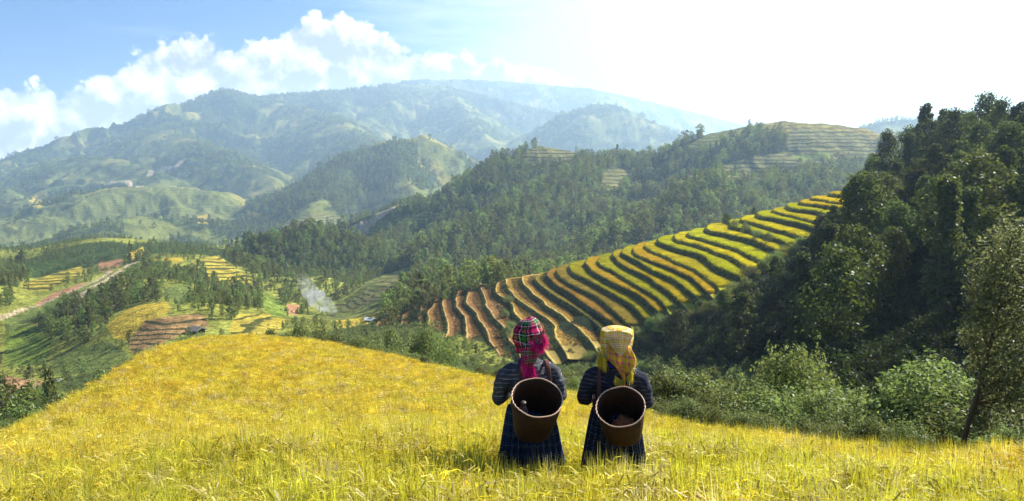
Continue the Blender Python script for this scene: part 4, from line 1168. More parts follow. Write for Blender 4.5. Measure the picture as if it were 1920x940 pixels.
# ------------------------------------------------------------------ bushes along the rim of the field
BUSHES = []
for i in range(6):
    (sv, sf), (fv, ff) = make_bush(500 + i, 2.4, 2.6 if i % 2 else 2.1, 22, 5200, 0.088, 8)
    BUSHES.append((mesh_np('stems', sv, sf, M_BARK, link=False), mesh_np('foliage', fv, ff, M_BUSHLEAF, link=False)))
def put_bush(k, x, y, z, h, wide, label, group, rz, leaf=None, name='leafy_bush'):
    e = empty(name, (x, y, z), rz); s = h / 2.4; e.scale = (s * wide, s * wide, s); tag(e, label, 'bush', group)
    for nm, me in zip(('stems', 'foliage'), BUSHES[k]):
        o = bpy.data.objects.new(nm, me); COL.objects.link(o); o.parent = e
        if nm == 'foliage' and leaf is not None:
            o.material_slots[0].link = 'OBJECT'; o.material_slots[0].material = leaf
    return e
def build_bushes():
    rg = np.random.default_rng(61)
    R = [(1222, 690, 19.5, 1.0), (1258, 692, 20, 1.0), (1296, 698, 20, 1.1), (1340, 726, 18.5, 1.0), (1376, 735, 18, 1.0), (1412, 722, 18.5, 1.0), (1446, 716, 19, 1.0),
         (1512, 700, 18.5, 1.0), (1538, 738, 17, .9), (1566, 764, 16, .9), (1602, 748, 16.5, 1.0), (1640, 728, 17, 1.0), (1672, 738, 16.5, 1.0), (1704, 718, 17, 1.0),
         (1748, 684, 17.5, 1.1), (1786, 690, 16.5, 1.0), (1818, 705, 17, 1.1), (1862, 742, 15.5, 1.1), (1905, 760, 15.5, 1.1), (1238, 738, 18, 1.0), (1288, 748, 17.5, 1.0), (1330, 765, 16.8, 1.0),
         (1392, 768, 16.4, 1.0), (1450, 776, 15.8, 1.0), (1500, 784, 15.3, 1.0), (1572, 792, 14.8, 1.0), (1640, 796, 14.6, 1.0), (1700, 800, 14.4, 1.0), (1890, 800, 14, 1.2), (1955, 760, 15, 1.2)]
    for i, (px, py, r, w) in enumerate(R):
        x, y, z, h = top_height(px, py, r)
        put_bush(i % 6, x, y, z, max(h * 1.05, 0.8), w * float(np.clip(3.0 / max(h, .8), .75, 1.25)), 'pale green leafy bush in the hedge between ripe rice and dark slope', 'bushes along the right rim of the field', rg.uniform(0, 6.28))
    x, y, z, h = top_height(1478, 642, 23)
    put_bush(2, x, y, z, h, 0.85, 'tallest bush of the hedge, fine leaved and rising above its neighbours', None, 1.0)
    x, y, z, h = top_height(1520, 640, 26)
    put_bush(4, x, y, z, h, 0.6, 'loose feathery bush behind the tallest one of the hedge', None, 2.0)
    L = [(506, 607, 68, 1.0), (536, 598, 74, 1.2), (560, 600, 76, 1.0), (592, 590, 84, 1.0), (625, 606, 70, 1.0), (690, 618, 62, 1.1), (732, 594, 92, 1.2), (770, 590, 90, 1.2), (800, 598, 84, 1.1), (832, 616, 72, 1.0),
         (715, 640, 52, 1.2), (752, 640, 50, 1.2), (790, 655, 46, 1.1), (818, 672, 43, 1.1), (862, 686, 37, 1.1), (900, 694, 33, 1.0), (936, 700, 30, 1.0), (1072, 676, 29, 1.0), (1088, 700, 26, 1.0), (1058, 700, 28, 1.0), (670, 628, 58, 1.0)]
    for i, (px, py, r, w) in enumerate(L):
        x, y, z, h = top_height(px, py, r); h = max(h, 1.0)
        put_bush(i % 6, x, y, z - 0.1, h, w * float(np.clip(3.2 / h, .45, 1.1)), 'green bush beyond the field rim between the smoke and the two women', 'bushes below the left part of the rim', rg.uniform(0, 6.28), name='rim_bush')
    x, y, z, h = top_height(657, 592, 80)
    put_bush(1, x, y, z, h, 0.5, 'bright green bamboo like clump at the field rim below the smoke', None, 0.3, leaf=M_LITLEAF, name='bamboo_clump')
    for i, (px, py, r) in enumerate([(12, 785, 95), (36, 772, 105), (60, 765, 112), (76, 745, 118), (28, 792, 88), (0, 790, 92), (92, 775, 112)]):
        x, y, z, h = top_height(px, py, r); h = max(h, 2)
        put_bush(i % 6, x, y, z - 0.1, h, float(np.clip(4.6 / h, .5, 1.2)), 'dark bamboo like thicket in the lower left corner beside the rice', 'thicket at the lower left', rg.uniform(0, 6.28), leaf=M_DARKLEAF, name='bamboo_thicket')
build_bushes()

for i, (px, py, h) in enumerate([(1398, 440, 2.6), (1420, 452, 2.4), (1440, 462, 2.2), (1378, 430, 2.0), (948, 548, 2.4), (954, 572, 2.4), (946, 600, 2.6), (958, 622, 2.4), (952, 640, 2.6)]):
    p = cast(px, py + 6, 120)
    if p: put_bush(i % 6, p[0], p[1], p[2] + 1.2, h + 0.5, 1.0, 'scrubby bush growing on an abandoned terrace bank', 'bushes between the terraces', i * 1.1, name='terrace_bush')
_q = np.random.default_rng(66)
for i, z in enumerate(np.arange(-34.5, -2.0, 0.86)):
    t = _q.uniform(-0.13, -0.05); x, y = contour(z, t); x = float(x); y = float(y); g = float(ground(x, y))
    put_bush(i % 6, x, y, g - 0.1, _q.uniform(2.4, 3.6), _q.uniform(0.9, 1.3), 'bush in the ragged line where the yellow terraces meet the dark gully', 'bushes along the near ends of the terraces', _q.uniform(0, 6.28), name='gully_bush', leaf=M_WOODLEAF if i % 3 else None)
for i, z in enumerate(np.arange(-45.0, -35.0, 0.8)):
    x, y = contour(z, _q.uniform(-0.14, -0.10)); x = float(x); y = float(y); g = float(ground(x, y))
    put_bush(i % 6, x, y, g - 0.1, _q.uniform(1.3, 2.0), 1.3, 'low bush at the foot of the brown harvested terraces', 'bushes at the foot of the brown terraces', _q.uniform(0, 6.28), name='gully_bush')
def build_slender_tree():
    r0 = 12.6
    P = [unproj(px, py, r0) for px, py in ((1797, 850), (1812, 805), (1826, 762), (1842, 708), (1855, 650), (1872, 580), (1885, 510), (1896, 450))]
    P = np.array(P); base = P[0].copy(); base[2] = float(field_h(base[0], base[1])); P -= base; P[0, 2] = -0.1
    e = empty('slender_tree', tuple(base)); tag(e, 'slender leaning tree with small glossy leaves at the right edge of the rice', 'tree')
    rg = np.random.default_rng(71)
    rad = np.linspace(0.040, 0.010, len(P)); parts = [tube(P, rad, 8)]
    cl = [(1905, 440, .30), (1880, 470, .34), (1925, 470, .40), (1860, 505, .30), (1900, 510, .42), (1945, 520, .45), (1845, 545, .28), (1875, 560, .36), (1920, 570, .45), (1840, 590, .26), (1868, 610, .34), (1905, 620, .42),
          (1950, 610, .5), (1830, 635, .24), (1855, 655, .30), (1890, 670, .38), (1930, 680, .42), (1845, 690, .22), (1965, 560, .5), (1960, 680, .45), (1875, 715, .25), (1915, 730, .30), (1850, 745, .24), (1890, 765, .28), (1930, 775, .32), (1840, 790, .2), (1960, 740, .4)]
    cen = []; cr = []
    for px, py, q in cl:
        c = np.array(unproj(px, py, r0 + rg.uniform(-0.5, 0.7))) - base; cen.append(c); cr.append(q)
        s = np.clip((c[2] - 0.45) / P[-1, 2], 0.3, 0.95); a = np.array([np.interp(s, np.linspace(0, 1, len(P)), P[:, i]) for i in range(3)])
        parts.append(tube([a, a * 0.4 + c * 0.6 + np.array([0, 0, -0.04]), c], [0.016, 0.010, 0.004], 4, cap=False))
    cen = np.array(cen); cr = np.array(cr); n = 12500
    k = rg.integers(0, len(cen), n); d = rg.normal(size=(n, 3)); d /= np.linalg.norm(d, axis=1, keepdims=True)
    C = cen[k] + d * (cr[k] * rg.random(n) ** 0.45 * 1.1)[:, None]
    V, F = leaf_quads(C, d + rg.normal(size=(n, 3)), 0.062, rg, 0.5)
    tv, tf = join(parts)
    mesh_np('trunk', tv, tf, M_BARK, e, smooth_=True)
    mesh_np('crown', V, F, mat_leaf('slender_leaf', (0.135, 0.165, 0.070), 0.1, 0.45, 0.02, gloss=0.03), e)
build_slender_tree()

# ------------------------------------------------------------------ huts, smoke
def mat_simple(name, col, rough=0.9, var=0.35, scale=8.0, bump=0.01, stretch=(1, 1, 1)):
    m, t, b = principled(name, rough, 0.15)
    n = nd(t, 'ShaderNodeTexNoise', {'Vector': vmt(t, 'MULTIPLY', nd(t, 'ShaderNodeTexCoord').outputs['Object'], stretch), 'Scale': scale, 'Detail': 5.0, 'Roughness': 0.65}).outputs[0]
    c = mix(t, n, tuple(v * (1 - var) for v in col), tuple(min(1, v * (1 + var)) for v in col)); t.links.new(c, b.inputs['Base Color'])
    if bump: t.links.new(nd(t, 'ShaderNodeBump', {'Height': n, 'Strength': 0.7, 'Distance': bump}).outputs[0], b.inputs['Normal'])
    return m
M_THATCH = mat_simple('weathered_thatch', (0.20, 0.175, 0.15), stretch=(6, 1, 1), bump=0.05)
M_PLANK = mat_simple('weathered_planks', (0.17, 0.12, 0.08), stretch=(5, 5, 0.6))
M_TARP = mat_simple('pale_sheet', (0.55, 0.56, 0.55), 0.6)
def build_hut(px, py, rmin, wpx, rz, label, roofmat, name='field_hut'):
    p = cast(px, py, rmin)
    if p is None: return
    r = math.hypot(p[0], p[1]); w = wpx * r / FPX
    e = empty(name, p, rz); tag(e, label, 'hut')
    L, W, H = w * 0.42, w * 0.30, w * 0.26
    def box(x0, x1, y0, y1, z0, z1):
        v = [(x, y, z) for x in (x0, x1) for y in (y0, y1) for z in (z0, z1)]
        return v, [(0, 1, 3, 2), (4, 6, 7, 5), (0, 4, 5, 1), (2, 3, 7, 6), (0, 2, 6, 4), (1, 5, 7, 3)]
    posts = [box(sx * L - .05, sx * L + .05, sy * W - .05, sy * W + .05, -0.6, H) for sx in (-1, 1) for sy in (-1, 1)]
    for pb in posts: mesh_np('post', *pb, M_PLANK, e)
    v, f = join([box(-L + .06, L - .06, W - .05, W, -0.5, H * 0.9), box(-L + .06, -L + .11, -W + .06, W - .06, -0.5, H * .9)])
    mesh_np('wall', v, f, M_PLANK, e)
    oh = 1.22; th = 0.10 * w; n = 8; rv = []; rf = []
    for i in range(n + 1):
        x = -L * oh + 2 * L * oh * i / n; sag = -0.03 * w * math.sin(math.pi * i / n)
        rv += [(x, -W * 1.5, H * 0.82 + sag), (x, 0, H * 1.75 + sag), (x, W * 1.5, H * 0.82 + sag), (x, W * 1.5, H * 0.82 + sag - th * .5), (x, 0, H * 1.75 + sag - th), (x, -W * 1.5, H * 0.82 + sag - th * .5)]
    for i in range(n):
        for j in range(6): rf.append((i * 6 + j, i * 6 + (j + 1) % 6, i * 6 + 6 + (j + 1) % 6, i * 6 + 6 + j))
    rf += [(0, 5, 4, 1), (1, 4, 3, 2), (n * 6, n * 6 + 1, n * 6 + 4, n * 6 + 5), (n * 6 + 1, n * 6 + 2, n * 6 + 3, n * 6 + 4)]
    mesh_np('roof', rv, rf, roofmat, e)
build_hut(369, 624, 70, 27, -0.5, 'small grey thatched hut just beyond the rim of the ripe field', M_THATCH)
build_hut(104, 718, 100, 16, 0.2, 'tiny pale roofed shelter above the pink stubble terraces at lower left', M_TARP)
build_hut(693, 603, 100, 18, -0.3, 'pale roofed hut in the valley bottom right of the smoke', M_TARP)

def build_smoke():
    p = cast(626, 588, 100); r = math.hypot(p[0], p[1]); k = r / FPX
    bm = bmesh.new()
    for dx, dz, q in ((0, 4, 7), (-8, 12, 11), (-22, 16, 14), (-34, 26, 16), (-44, 40, 16), (-52, 56, 15), (-58, 70, 11), (-26, 32, 12), (-10, 22, 9)):
        bmesh.ops.create_icosphere(bm, subdivisions=3, radius=q * k, matrix=Matrix.Translation((dx * k, (dx % 5) * k, dz * k)))
    me = bpy.data.meshes.new('smoke'); bm.to_mesh(me); bm.free()
    o = bpy.data.objects.new('smoke', me); COL.objects.link(o); o.location = p
    rm = o.modifiers.new('remesh', 'REMESH'); rm.mode = 'VOXEL'; rm.voxel_size = 1.6 * k
    m = bpy.data.materials.new('smoke'); m.use_nodes = True; t = m.node_tree; t.nodes.clear()
    n = nd(t, 'ShaderNodeTexNoise', {'Vector': nd(t, 'ShaderNodeTexCoord').outputs['Object'], 'Scale': 0.040 / k, 'Detail': 4.0, 'Roughness': 0.6, 'Distortion': 0.8}).outputs[0]
    sz = nd(t, 'ShaderNodeSeparateXYZ', {0: nd(t, 'ShaderNodeTexCoord').outputs['Object']}).outputs[2]
    d = mth(t, 'MULTIPLY', mth(t, 'MULTIPLY', smooth(t, n, 0.36, 0.74), 0.085 / k), smooth(t, sz, 85 * k, 5 * k, 0.10, 1.0))
    v = nd(t, 'ShaderNodeVolumePrincipled', {'Color': (0.88, 0.92, 0.97, 1), 'Density': d, 'Anisotropy': 0.3})
    t.links.new(v.outputs[0], nd(t, 'ShaderNodeOutputMaterial').inputs['Volume']); me.materials.append(m)
    tag(o, kind='stuff')
build_smoke()
# ------------------------------------------------------------------ the two women
def ell_rings(rings, n=24):
    """closed solid through horizontal ellipses: (z, cx, cy, rx, ry)"""
    V = []; F = []
    for z, cx, cy, rx, ry in rings:
        for j in range(n):
            a = 2 * math.pi * j / n; V.append((cx + rx * math.cos(a), cy + ry * math.sin(a), z))
    m = len(rings)
    for i in range(m - 1):
        for j in range(n): F.append((i * n + j, i * n + (j + 1) % n, (i + 1) * n + (j + 1) % n, (i + 1) * n + j))
    F.append(tuple(range(n))[::-1]); F.append(tuple(range((m - 1) * n, m * n)))
    return np.array(V), F
def ball(c, r, sub=2):
    bm = bmesh.new(); bmesh.ops.create_icosphere(bm, subdivisions=sub, radius=1.0)
    v = np.array([tuple(p.co) for p in bm.verts]) * np.array(r) + np.array(c); f = [tuple(q.index for q in p.verts) for p in bm.faces]; bm.free()
    return v, f
def limb(pts, rad, k=14):
    v, f = tube(pts, rad, k)
    return join([(v, f), ball(pts[0], (rad[0],) * 3), ball(pts[-1], (rad[-1],) * 3)])
def melt(o, vox, sm=4, fac=0.5):
    """the solids of a mesh grow together into one continuous skin"""
    r = o.modifiers.new('skin', 'REMESH'); r.mode = 'VOXEL'; r.voxel_size = vox; r.use_smooth_shade = True
    s = o.modifiers.new('soften', 'SMOOTH'); s.iterations = sm; s.factor = fac

def hand(wrist, aim, palm_n, side, s=1.0):
    """palm, four unequal bent fingers and a thumb; aim = knuckle direction, palm_n = where the palm faces, side = thumb side"""
    aim = np.array(aim, float); aim /= np.linalg.norm(aim); pn = np.array(palm_n, float); pn -= (pn @ aim) * aim; pn /= np.linalg.norm(pn)
    sd = np.cross(aim, pn) * side; w = np.array(wrist, float); P = []
    c = w + aim * 0.045 * s
    v, f = ball((0, 0, 0), (1, 1, 1)); v = c + v[:, :1] * aim * 0.050 * s + v[:, 1:2] * sd * 0.038 * s + v[:, 2:] * pn * 0.016 * s; P.append((v, f))
    for i, (o, L) in enumerate(((0.026, 0.066), (0.009, 0.074), (-0.009, 0.069), (-0.026, 0.054))):
        b = w + aim * 0.078 * s + sd * o * s; L *= s
        p1 = b + aim * L * 0.42 + pn * L * 0.10; p2 = p1 + aim * L * 0.22 + pn * L * 0.24; p3 = p2 + aim * L * 0.02 + pn * L * 0.26
        P.append(limb([b - aim * 0.02, b, p1, p2, p3], [0.0085 * s, 0.0088 * s, 0.008 * s, 0.0072 * s, 0.006 * s], 8))
    b = w + aim * 0.025 * s + sd * 0.030 * s
    P.append(limb([b - sd * 0.01, b + sd * 0.018 * s + aim * 0.018 * s + pn * 0.008, b + sd * 0.022 * s + aim * 0.042 * s + pn * 0.020, b + sd * 0.014 * s + aim * 0.060 * s + pn * 0.028], [0.011 * s, 0.0105 * s, 0.0092 * s, 0.0075 * s], 8))
    return P

def ramp_node(t, fac, stops):
    n = nd(t, 'ShaderNodeValToRGB', {'Fac': fac}); cr = n.color_ramp; cr.interpolation = 'CONSTANT'
    while len(cr.elements) < len(stops): cr.elements.new(0.5)
    for e, (p, c) in zip(cr.elements, stops): e.position = p; e.color = (*c, 1)
    return n.outputs[0]
def mat_plaid(name, su, sv, nu, nv, rough=0.9, trans=0.15, weft=0.5):
    m, t, b = principled(name, rough, 0.1)
    uv = nd(t, 'ShaderNodeTexCoord').outputs['UV']; sp = nd(t, 'ShaderNodeSeparateXYZ', {0: uv})
    wn = nd(t, 'ShaderNodeTexNoise', {'Vector': uv, 'Scale': 6.0, 'Detail': 2.0}).outputs[0]
    w = mth(t, 'MULTIPLY', mth(t, 'SUBTRACT', wn, 0.5), 0.25)
    u = mth(t, 'FRACT', mth(t, 'MULTIPLY_ADD', sp.outputs[0], nu, w)); v = mth(t, 'FRACT', mth(t, 'MULTIPLY_ADD', sp.outputs[1], nv, w))
    c = mix(t, weft, ramp_node(t, u, su), ramp_node(t, v, sv))
    n = nd(t, 'ShaderNodeTexNoise', {'Vector': uv, 'Scale': 90.0, 'Detail': 3.0}).outputs[0]
    c = mix(t, 1.0, c, nd(t, 'ShaderNodeMapRange', {'Value': n, 'To Min': 0.65, 'To Max': 1.35}).outputs[0], 'MULTIPLY')
    t.links.new(c, b.inputs['Base Color'])
    if trans:
        tr = nd(t, 'ShaderNodeBsdfTranslucent', {'Color': c}).outputs[0]
        o = [x for x in t.nodes if x.type == 'OUTPUT_MATERIAL'][0]
        t.links.new(nd(t, 'ShaderNodeMixShader', {0: trans, 1: b.outputs[0], 2: tr}).outputs[0], o.inputs[0])
    return m
def mat_jacket(name, base, line, per, amt):
    m, t, b = principled(name, 0.95, 0.08)
    oc = nd(t, 'ShaderNodeTexCoord').outputs['Object']
    n0 = nd(t, 'ShaderNodeTexNoise', {'Vector': oc, 'Scale': 9.0, 'Detail': 3.0}).outputs['Color']
    p = vmt(t, 'ADD', oc, vmt(t, 'SCALE', vmt(t, 'SUBTRACT', n0, (0.5, 0.5, 0.5)), s=0.05)); sp = nd(t, 'ShaderNodeSeparateXYZ', {0: p}).outputs
    def lines(s, q):
        f = mth(t, 'FRACT', mth(t, 'DIVIDE', s, q)); return mth(t, 'GREATER_THAN', f, 0.70)
    br = nd(t, 'ShaderNodeTexNoise', {'Vector': oc, 'Scale': 11.0, 'Detail': 4.0}).outputs[0]
    f1 = mth(t, 'FRACT', mth(t, 'DIVIDE', sp[2], per)); f2 = mth(t, 'FRACT', mth(t, 'DIVIDE', sp[2], per * 0.37))
    a = mth(t, 'MAXIMUM', mth(t, 'GREATER_THAN', f1, 0.80), mth(t, 'MULTIPLY', mth(t, 'GREATER_THAN', f2, 0.7), 0.3))
    f = mth(t, 'MULTIPLY', mth(t, 'MULTIPLY', a, smooth(t, br, 0.40, 0.66)), amt)
    n = nd(t, 'ShaderNodeTexNoise', {'Vector': oc, 'Scale': 140.0, 'Detail': 3.0}).outputs[0]
    c = mix(t, f, base, line); c = mix(t, 1.0, c, nd(t, 'ShaderNodeMapRange', {'Value': n, 'To Min': 0.55, 'To Max': 1.45}).outputs[0], 'MULTIPLY')
    t.links.new(c, b.inputs['Base Color'])
    t.links.new(nd(t, 'ShaderNodeBump', {'Height': nd(t, 'ShaderNodeTexNoise', {'Vector': oc, 'Scale': 26.0, 'Detail': 3.0}).outputs[0], 'Strength': 0.5, 'Distance': 0.01}).outputs[0], b.inputs['Normal'])
    return m
M_SKIN, _t, _b = principled('skin', 0.55, 0.35); _b.inputs['Base Color'].default_value = (0.33, 0.17, 0.10, 1)
_b.inputs['Subsurface Weight'].default_value = 0.08; _b.inputs['Subsurface Radius'].default_value = (0.01, 0.004, 0.002)

def grid_mesh(fn, nu, nv, closed):
    """surface fn(u, v) -> xyz with uv; u runs round when closed"""
    V = []; UV = []
    for j in range(nv + 1):
        for i in range(nu + 1):
            V.append(fn(i / nu, j / nv)); UV.append((i / nu, j / nv))
    F = [(j * (nu + 1) + i, j * (nu + 1) + i + 1, (j + 1) * (nu + 1) + i + 1, (j + 1) * (nu + 1) + i) for j in range(nv) for i in range(nu)]
    return np.array(V), F, np.array(UV)
def strands(rows, rg, length, wdt, n, spread=0.3, droop=True):
    """a fringe: thin threads hanging from points along a line; rows = list of (point, outward)"""
    V = []; F = []; o = 0
    for i in range(n):
        s = rg.random() * (len(rows) - 1); a = int(s); f = s - a; b = min(a + 1, len(rows) - 1)
        p = np.array(rows[a][0]) * (1 - f) + np.array(rows[b][0]) * f; d = np.array(rows[a][1]) * (1 - f) + np.array(rows[b][1]) * f
        d = d + rg.normal(size=3) * spread; d /= np.linalg.norm(d); L = length * rg.uniform(0.7, 1.2)
        sd = np.cross(d, rg.normal(size=3)); sd /= np.linalg.norm(sd) + 1e-9
        for k in range(4):
            q = k / 3; c = p + d * L * q + np.array([0, 0, -(0.45 * L * q * q if droop else 0)]) + rg.normal(size=3) * 0.002
            V += [c - sd * wdt * (1 - 0.5 * q), c + sd * wdt * (1 - 0.5 * q)]
        for k in range(3): F.append((o + 2 * k, o + 2 * k + 1, o + 2 * k + 3, o + 2 * k + 2))
        o += 8
    return np.array(V), F
def solid(o, th):
    s = o.modifiers.new('thickness', 'SOLIDIFY'); s.thickness = th; s.offset = 1.0
def cloth(name, fn, nu, nv, mat, par, th=0.004, closed=True):
    v, f, uv = grid_mesh(fn, nu, nv, closed); o = mesh_np(name, v, f, mat, par, smooth_=True, uv=uv); solid(o, th); return o
def mat_flat(name, col, trans=0.25, rough=0.9):
    m, t, b = principled(name, rough, 0.1)
    isl = nd(t, 'ShaderNodeNewGeometry').outputs['Random Per Island']
    c = mix(t, isl, tuple(v * 0.65 for v in col), tuple(min(1, v * 1.25) for v in col)); t.links.new(c, b.inputs['Base Color'])
    tr = nd(t, 'ShaderNodeBsdfTranslucent', {'Color': c}).outputs[0]
    o = [x for x in t.nodes if x.type == 'OUTPUT_MATERIAL'][0]
    t.links.new(nd(t, 'ShaderNodeMixShader', {0: trans, 1: b.outputs[0], 2: tr}).outputs[0], o.inputs[0])
    return m

def build_person(xy, rz, label, jacket, skirt_m, hscale, seed):
    rg = np.random.default_rng(seed); x0, y0 = xy; z0 = float(field_h(x0, y0))
    e = empty('person', (x0, y0, z0), rz); e.rotation_euler.y = math.radians(-1.5 if seed == 1 else 0.8); e.scale = (1, 1, hscale); tag(e, label, 'person', 'women looking over the valley')
    # body: one continuous skin
    P = [ell_rings([(0.70, 0, 0.0, .14, .10), (0.78, 0, 0, .145, .105), (0.86, 0, .0, .12, .088), (0.98, 0, .0, .13, .095), (1.07, 0, .0, .150, .088), (1.13, 0, .0, .115, .070), (1.17, 0, .01, .06, .055)]),
         limb([(0, .012, 1.12), (0, .03, 1.26)], [.052, .048]), ball((0, .048, 1.345), (.074, .092, .112), 3), ball((0, .092, 1.285), (.052, .045, .045)),
         ball((0, .140, 1.325), (.013, .016, .020)), ball((0, .134, 1.345), (.009, .010, .022)), ball((0, .128, 1.284), (.024, .010, .006)), ball((0, .126, 1.274), (.020, .010, .007)),
         ball((-.077, .04, 1.335), (.010, .020, .032)), ball((.077, .04, 1.335), (.010, .020, .032)), ball((-.029, .127, 1.352), (.012, .008, .007)), ball((.029, .127, 1.352), (.012, .008, .007)),
         ball((0, .125, 1.375), (.05, .012, .009))]
    A = {}
    for s in (-1, 1):
        sh, el, wr = (s * .165, .0, 1.085), (s * .245, .02, .855), (s * .10, .205, .90)
        A[s] = (sh, el, wr)
        P += [limb([sh, ((sh[0] + el[0]) / 2, .005, .97), el], [.046, .041, .034]), limb([el, ((el[0] + wr[0]) / 2, .13, .885), wr], [.034, .031, .021])]
        P += hand(wr, (-s * .75, .45, .05), (0, -.5, -.4), -s, 0.95)
        P += [limb([(s * .075, 0, .74), (s * .08, .012, .42), (s * .08, -.008, .25), (s * .08, -.005, .07)], [.078, .050, .045, .031]), limb([(s * .08, -.03, .035), (s * .085, .08, .03), (s * .09, .14, .018)], [.032, .034, .020])]
    v, f = join(P); b = mesh_np('body', v, f, M_SKIN, e); melt(b, 0.0065, 3)
    # jacket
    P = [ell_rings([(0.70, 0, -.005, .172, .128), (0.76, 0, -.005, .165, .122), (0.86, 0, -.005, .152, .116), (0.96, 0, -.005, .165, .122), (1.05, 0, -.008, .178, .118), (1.11, 0, -.008, .165, .100), (1.155, 0, 0, .115, .080), (1.185, 0, .012, .072, .066)])]
    for s in (-1, 1):
        sh, el, wr = A[s]
        P += [limb([(s * .13, -.005, 1.085), (s * .19, -.005, 1.06), (s * .232, .0, .96), (s * .250, .015, .865)], [.072, .072, .066, .060]), limb([(s * .250, .015, .865), (s * .20, .11, .865), (s * .125, .185, .895)], [.060, .056, .046])]
    v, f = join(P); j = mesh_np('jacket', v, f, jacket, e); melt(j, 0.011, 5)
    tx = bpy.data.textures.new('cloth_creases', 'CLOUDS'); tx.noise_scale = 0.09; tx.noise_depth = 3
    d = j.modifiers.new('creases', 'DISPLACE'); d.texture = tx; d.strength = 0.035; d.mid_level = 0.5; d.texture_coords = 'GLOBAL'
    # pleated skirt
    ph = rg.uniform(0, 6.28, 6)
    def sk(u, v):
        a = 2 * math.pi * u; s = v
        rx = .180 + .076 * s ** 0.8; ry = .140 + .080 * s ** 0.9
        pl = 1 + (.03 + .055 * s) * math.sin(27 * a + ph[0] + 1.2 * math.sin(3 * a + ph[1])) + .05 * s * math.sin(4 * a + ph[2]) + .04 * s * math.sin(7 * a + ph[3])
        return (rx * pl * math.cos(a), ry * pl * math.sin(a) - .005, .80 - .50 * s - .02 * s * math.sin(2 * a + ph[4]) - 0.008 * s * math.sin(27 * a + ph[0]))
    cloth('skirt', sk, 270, 16, skirt_m, e, 0.004)
    return e, z0, hscale

YEL = (0.75, 0.60, 0.05)
def headscarf_round(e, rg):
    """dark plaid square wound round the head, knotted behind, pink tassels"""
    K, G, W, R = (0.012, 0.012, 0.016), (0.05, 0.22, 0.05), (0.62, 0.62, 0.58), (0.62, 0.02, 0.13)
    st = [(0, K), (.14, R), (.34, K), (.44, W), (.50, K), (.60, G), (.78, K), (.86, W), (.90, R)]
    m = mat_plaid('dark_plaid', st, st, 4.0, 2.4); pink = mat_flat('pink_tassel', (0.72, 0.03, 0.22))
    def cap(u, v):
        a = 2 * math.pi * u; t = v * 2.15
        r = math.sin(t) ** 0.8 if t < 1.57 else 1.0 - 0.55 * (t - 1.57)
        z = math.cos(t) if t < 1.57 else -1.45 * (t - 1.57)
        fold = 1 + .035 * math.sin(5 * a + 6 * v) * v + .03 * math.sin(26 * v + 2 * math.sin(a)) * (v > .3) + .02 * math.sin(11 * a)
        lean = .012 * math.sin(a * 2)
        return (.122 * r * fold * math.cos(a) + .012 * (1 - v) + lean * v, .040 + .130 * r * fold * math.sin(a), 1.352 + .155 * z + .012 * math.cos(a) * (1 - v))
    o = cloth('headscarf', cap, 72, 34, m, e, 0.006)
    # knot and hanging tail
    kv, kf = ball((.0, -.095, 1.29), (.048, .038, .045), 3); kv = kv + 0.008 * np.sin(kv[:, [1, 2, 0]] * 130)
    kuv = np.stack([kv[:, 0] * 3, kv[:, 2] * 3], 1); mesh_np('knot', kv, kf, m, o, smooth_=True, uv=kuv)
    def tail(u, v):
        w = .052 * (1 - .35 * v) * (1 + .5 * math.sin(math.pi * v))
        return (-.012 - .01 * v + w * (u - .5) * 2, -.118 - .018 * math.sin(3 * v) + .016 * math.sin(u * 9 + 3 * v), 1.30 - .155 * v)
    cloth('tail', tail, 14, 18, m, o, 0.004, False)
    def flap(u, v):
        return (.03 + .085 * v, -.105 - .02 * math.sin(2.5 * v) + .010 * math.sin(8 * u), 1.335 + .03 * v - (u - .5) * (.085 + .05 * v))
    cloth('flap', flap, 12, 12, m, o, 0.004, False)
    a = strands([((.10, -.115, 1.385), (.25, -.4, .25)), ((.105, -.125, 1.34), (.35, -.5, -.2)), ((.07, -.13, 1.30), (-.1, -.6, -.5)), ((.02, -.13, 1.345), (-.7, -.5, .1))], rg, .052, .0022, 340, .45)
    b2 = strands([((-.055, -.135, 1.15), (-.1, -.1, -1)), ((.02, -.135, 1.14), (.1, -.1, -1))], rg, .065, .0022, 220, .25)
    c2 = strands([((-.055, -.125, 1.24), (-.4, -.2, -1)), ((-.05, -.13, 1.19), (-.3, -.2, -1))], rg, .055, .0022, 90, .3)
    fv, ff = join([a, b2, c2]); mesh_np('fringe', fv, ff, pink, o)
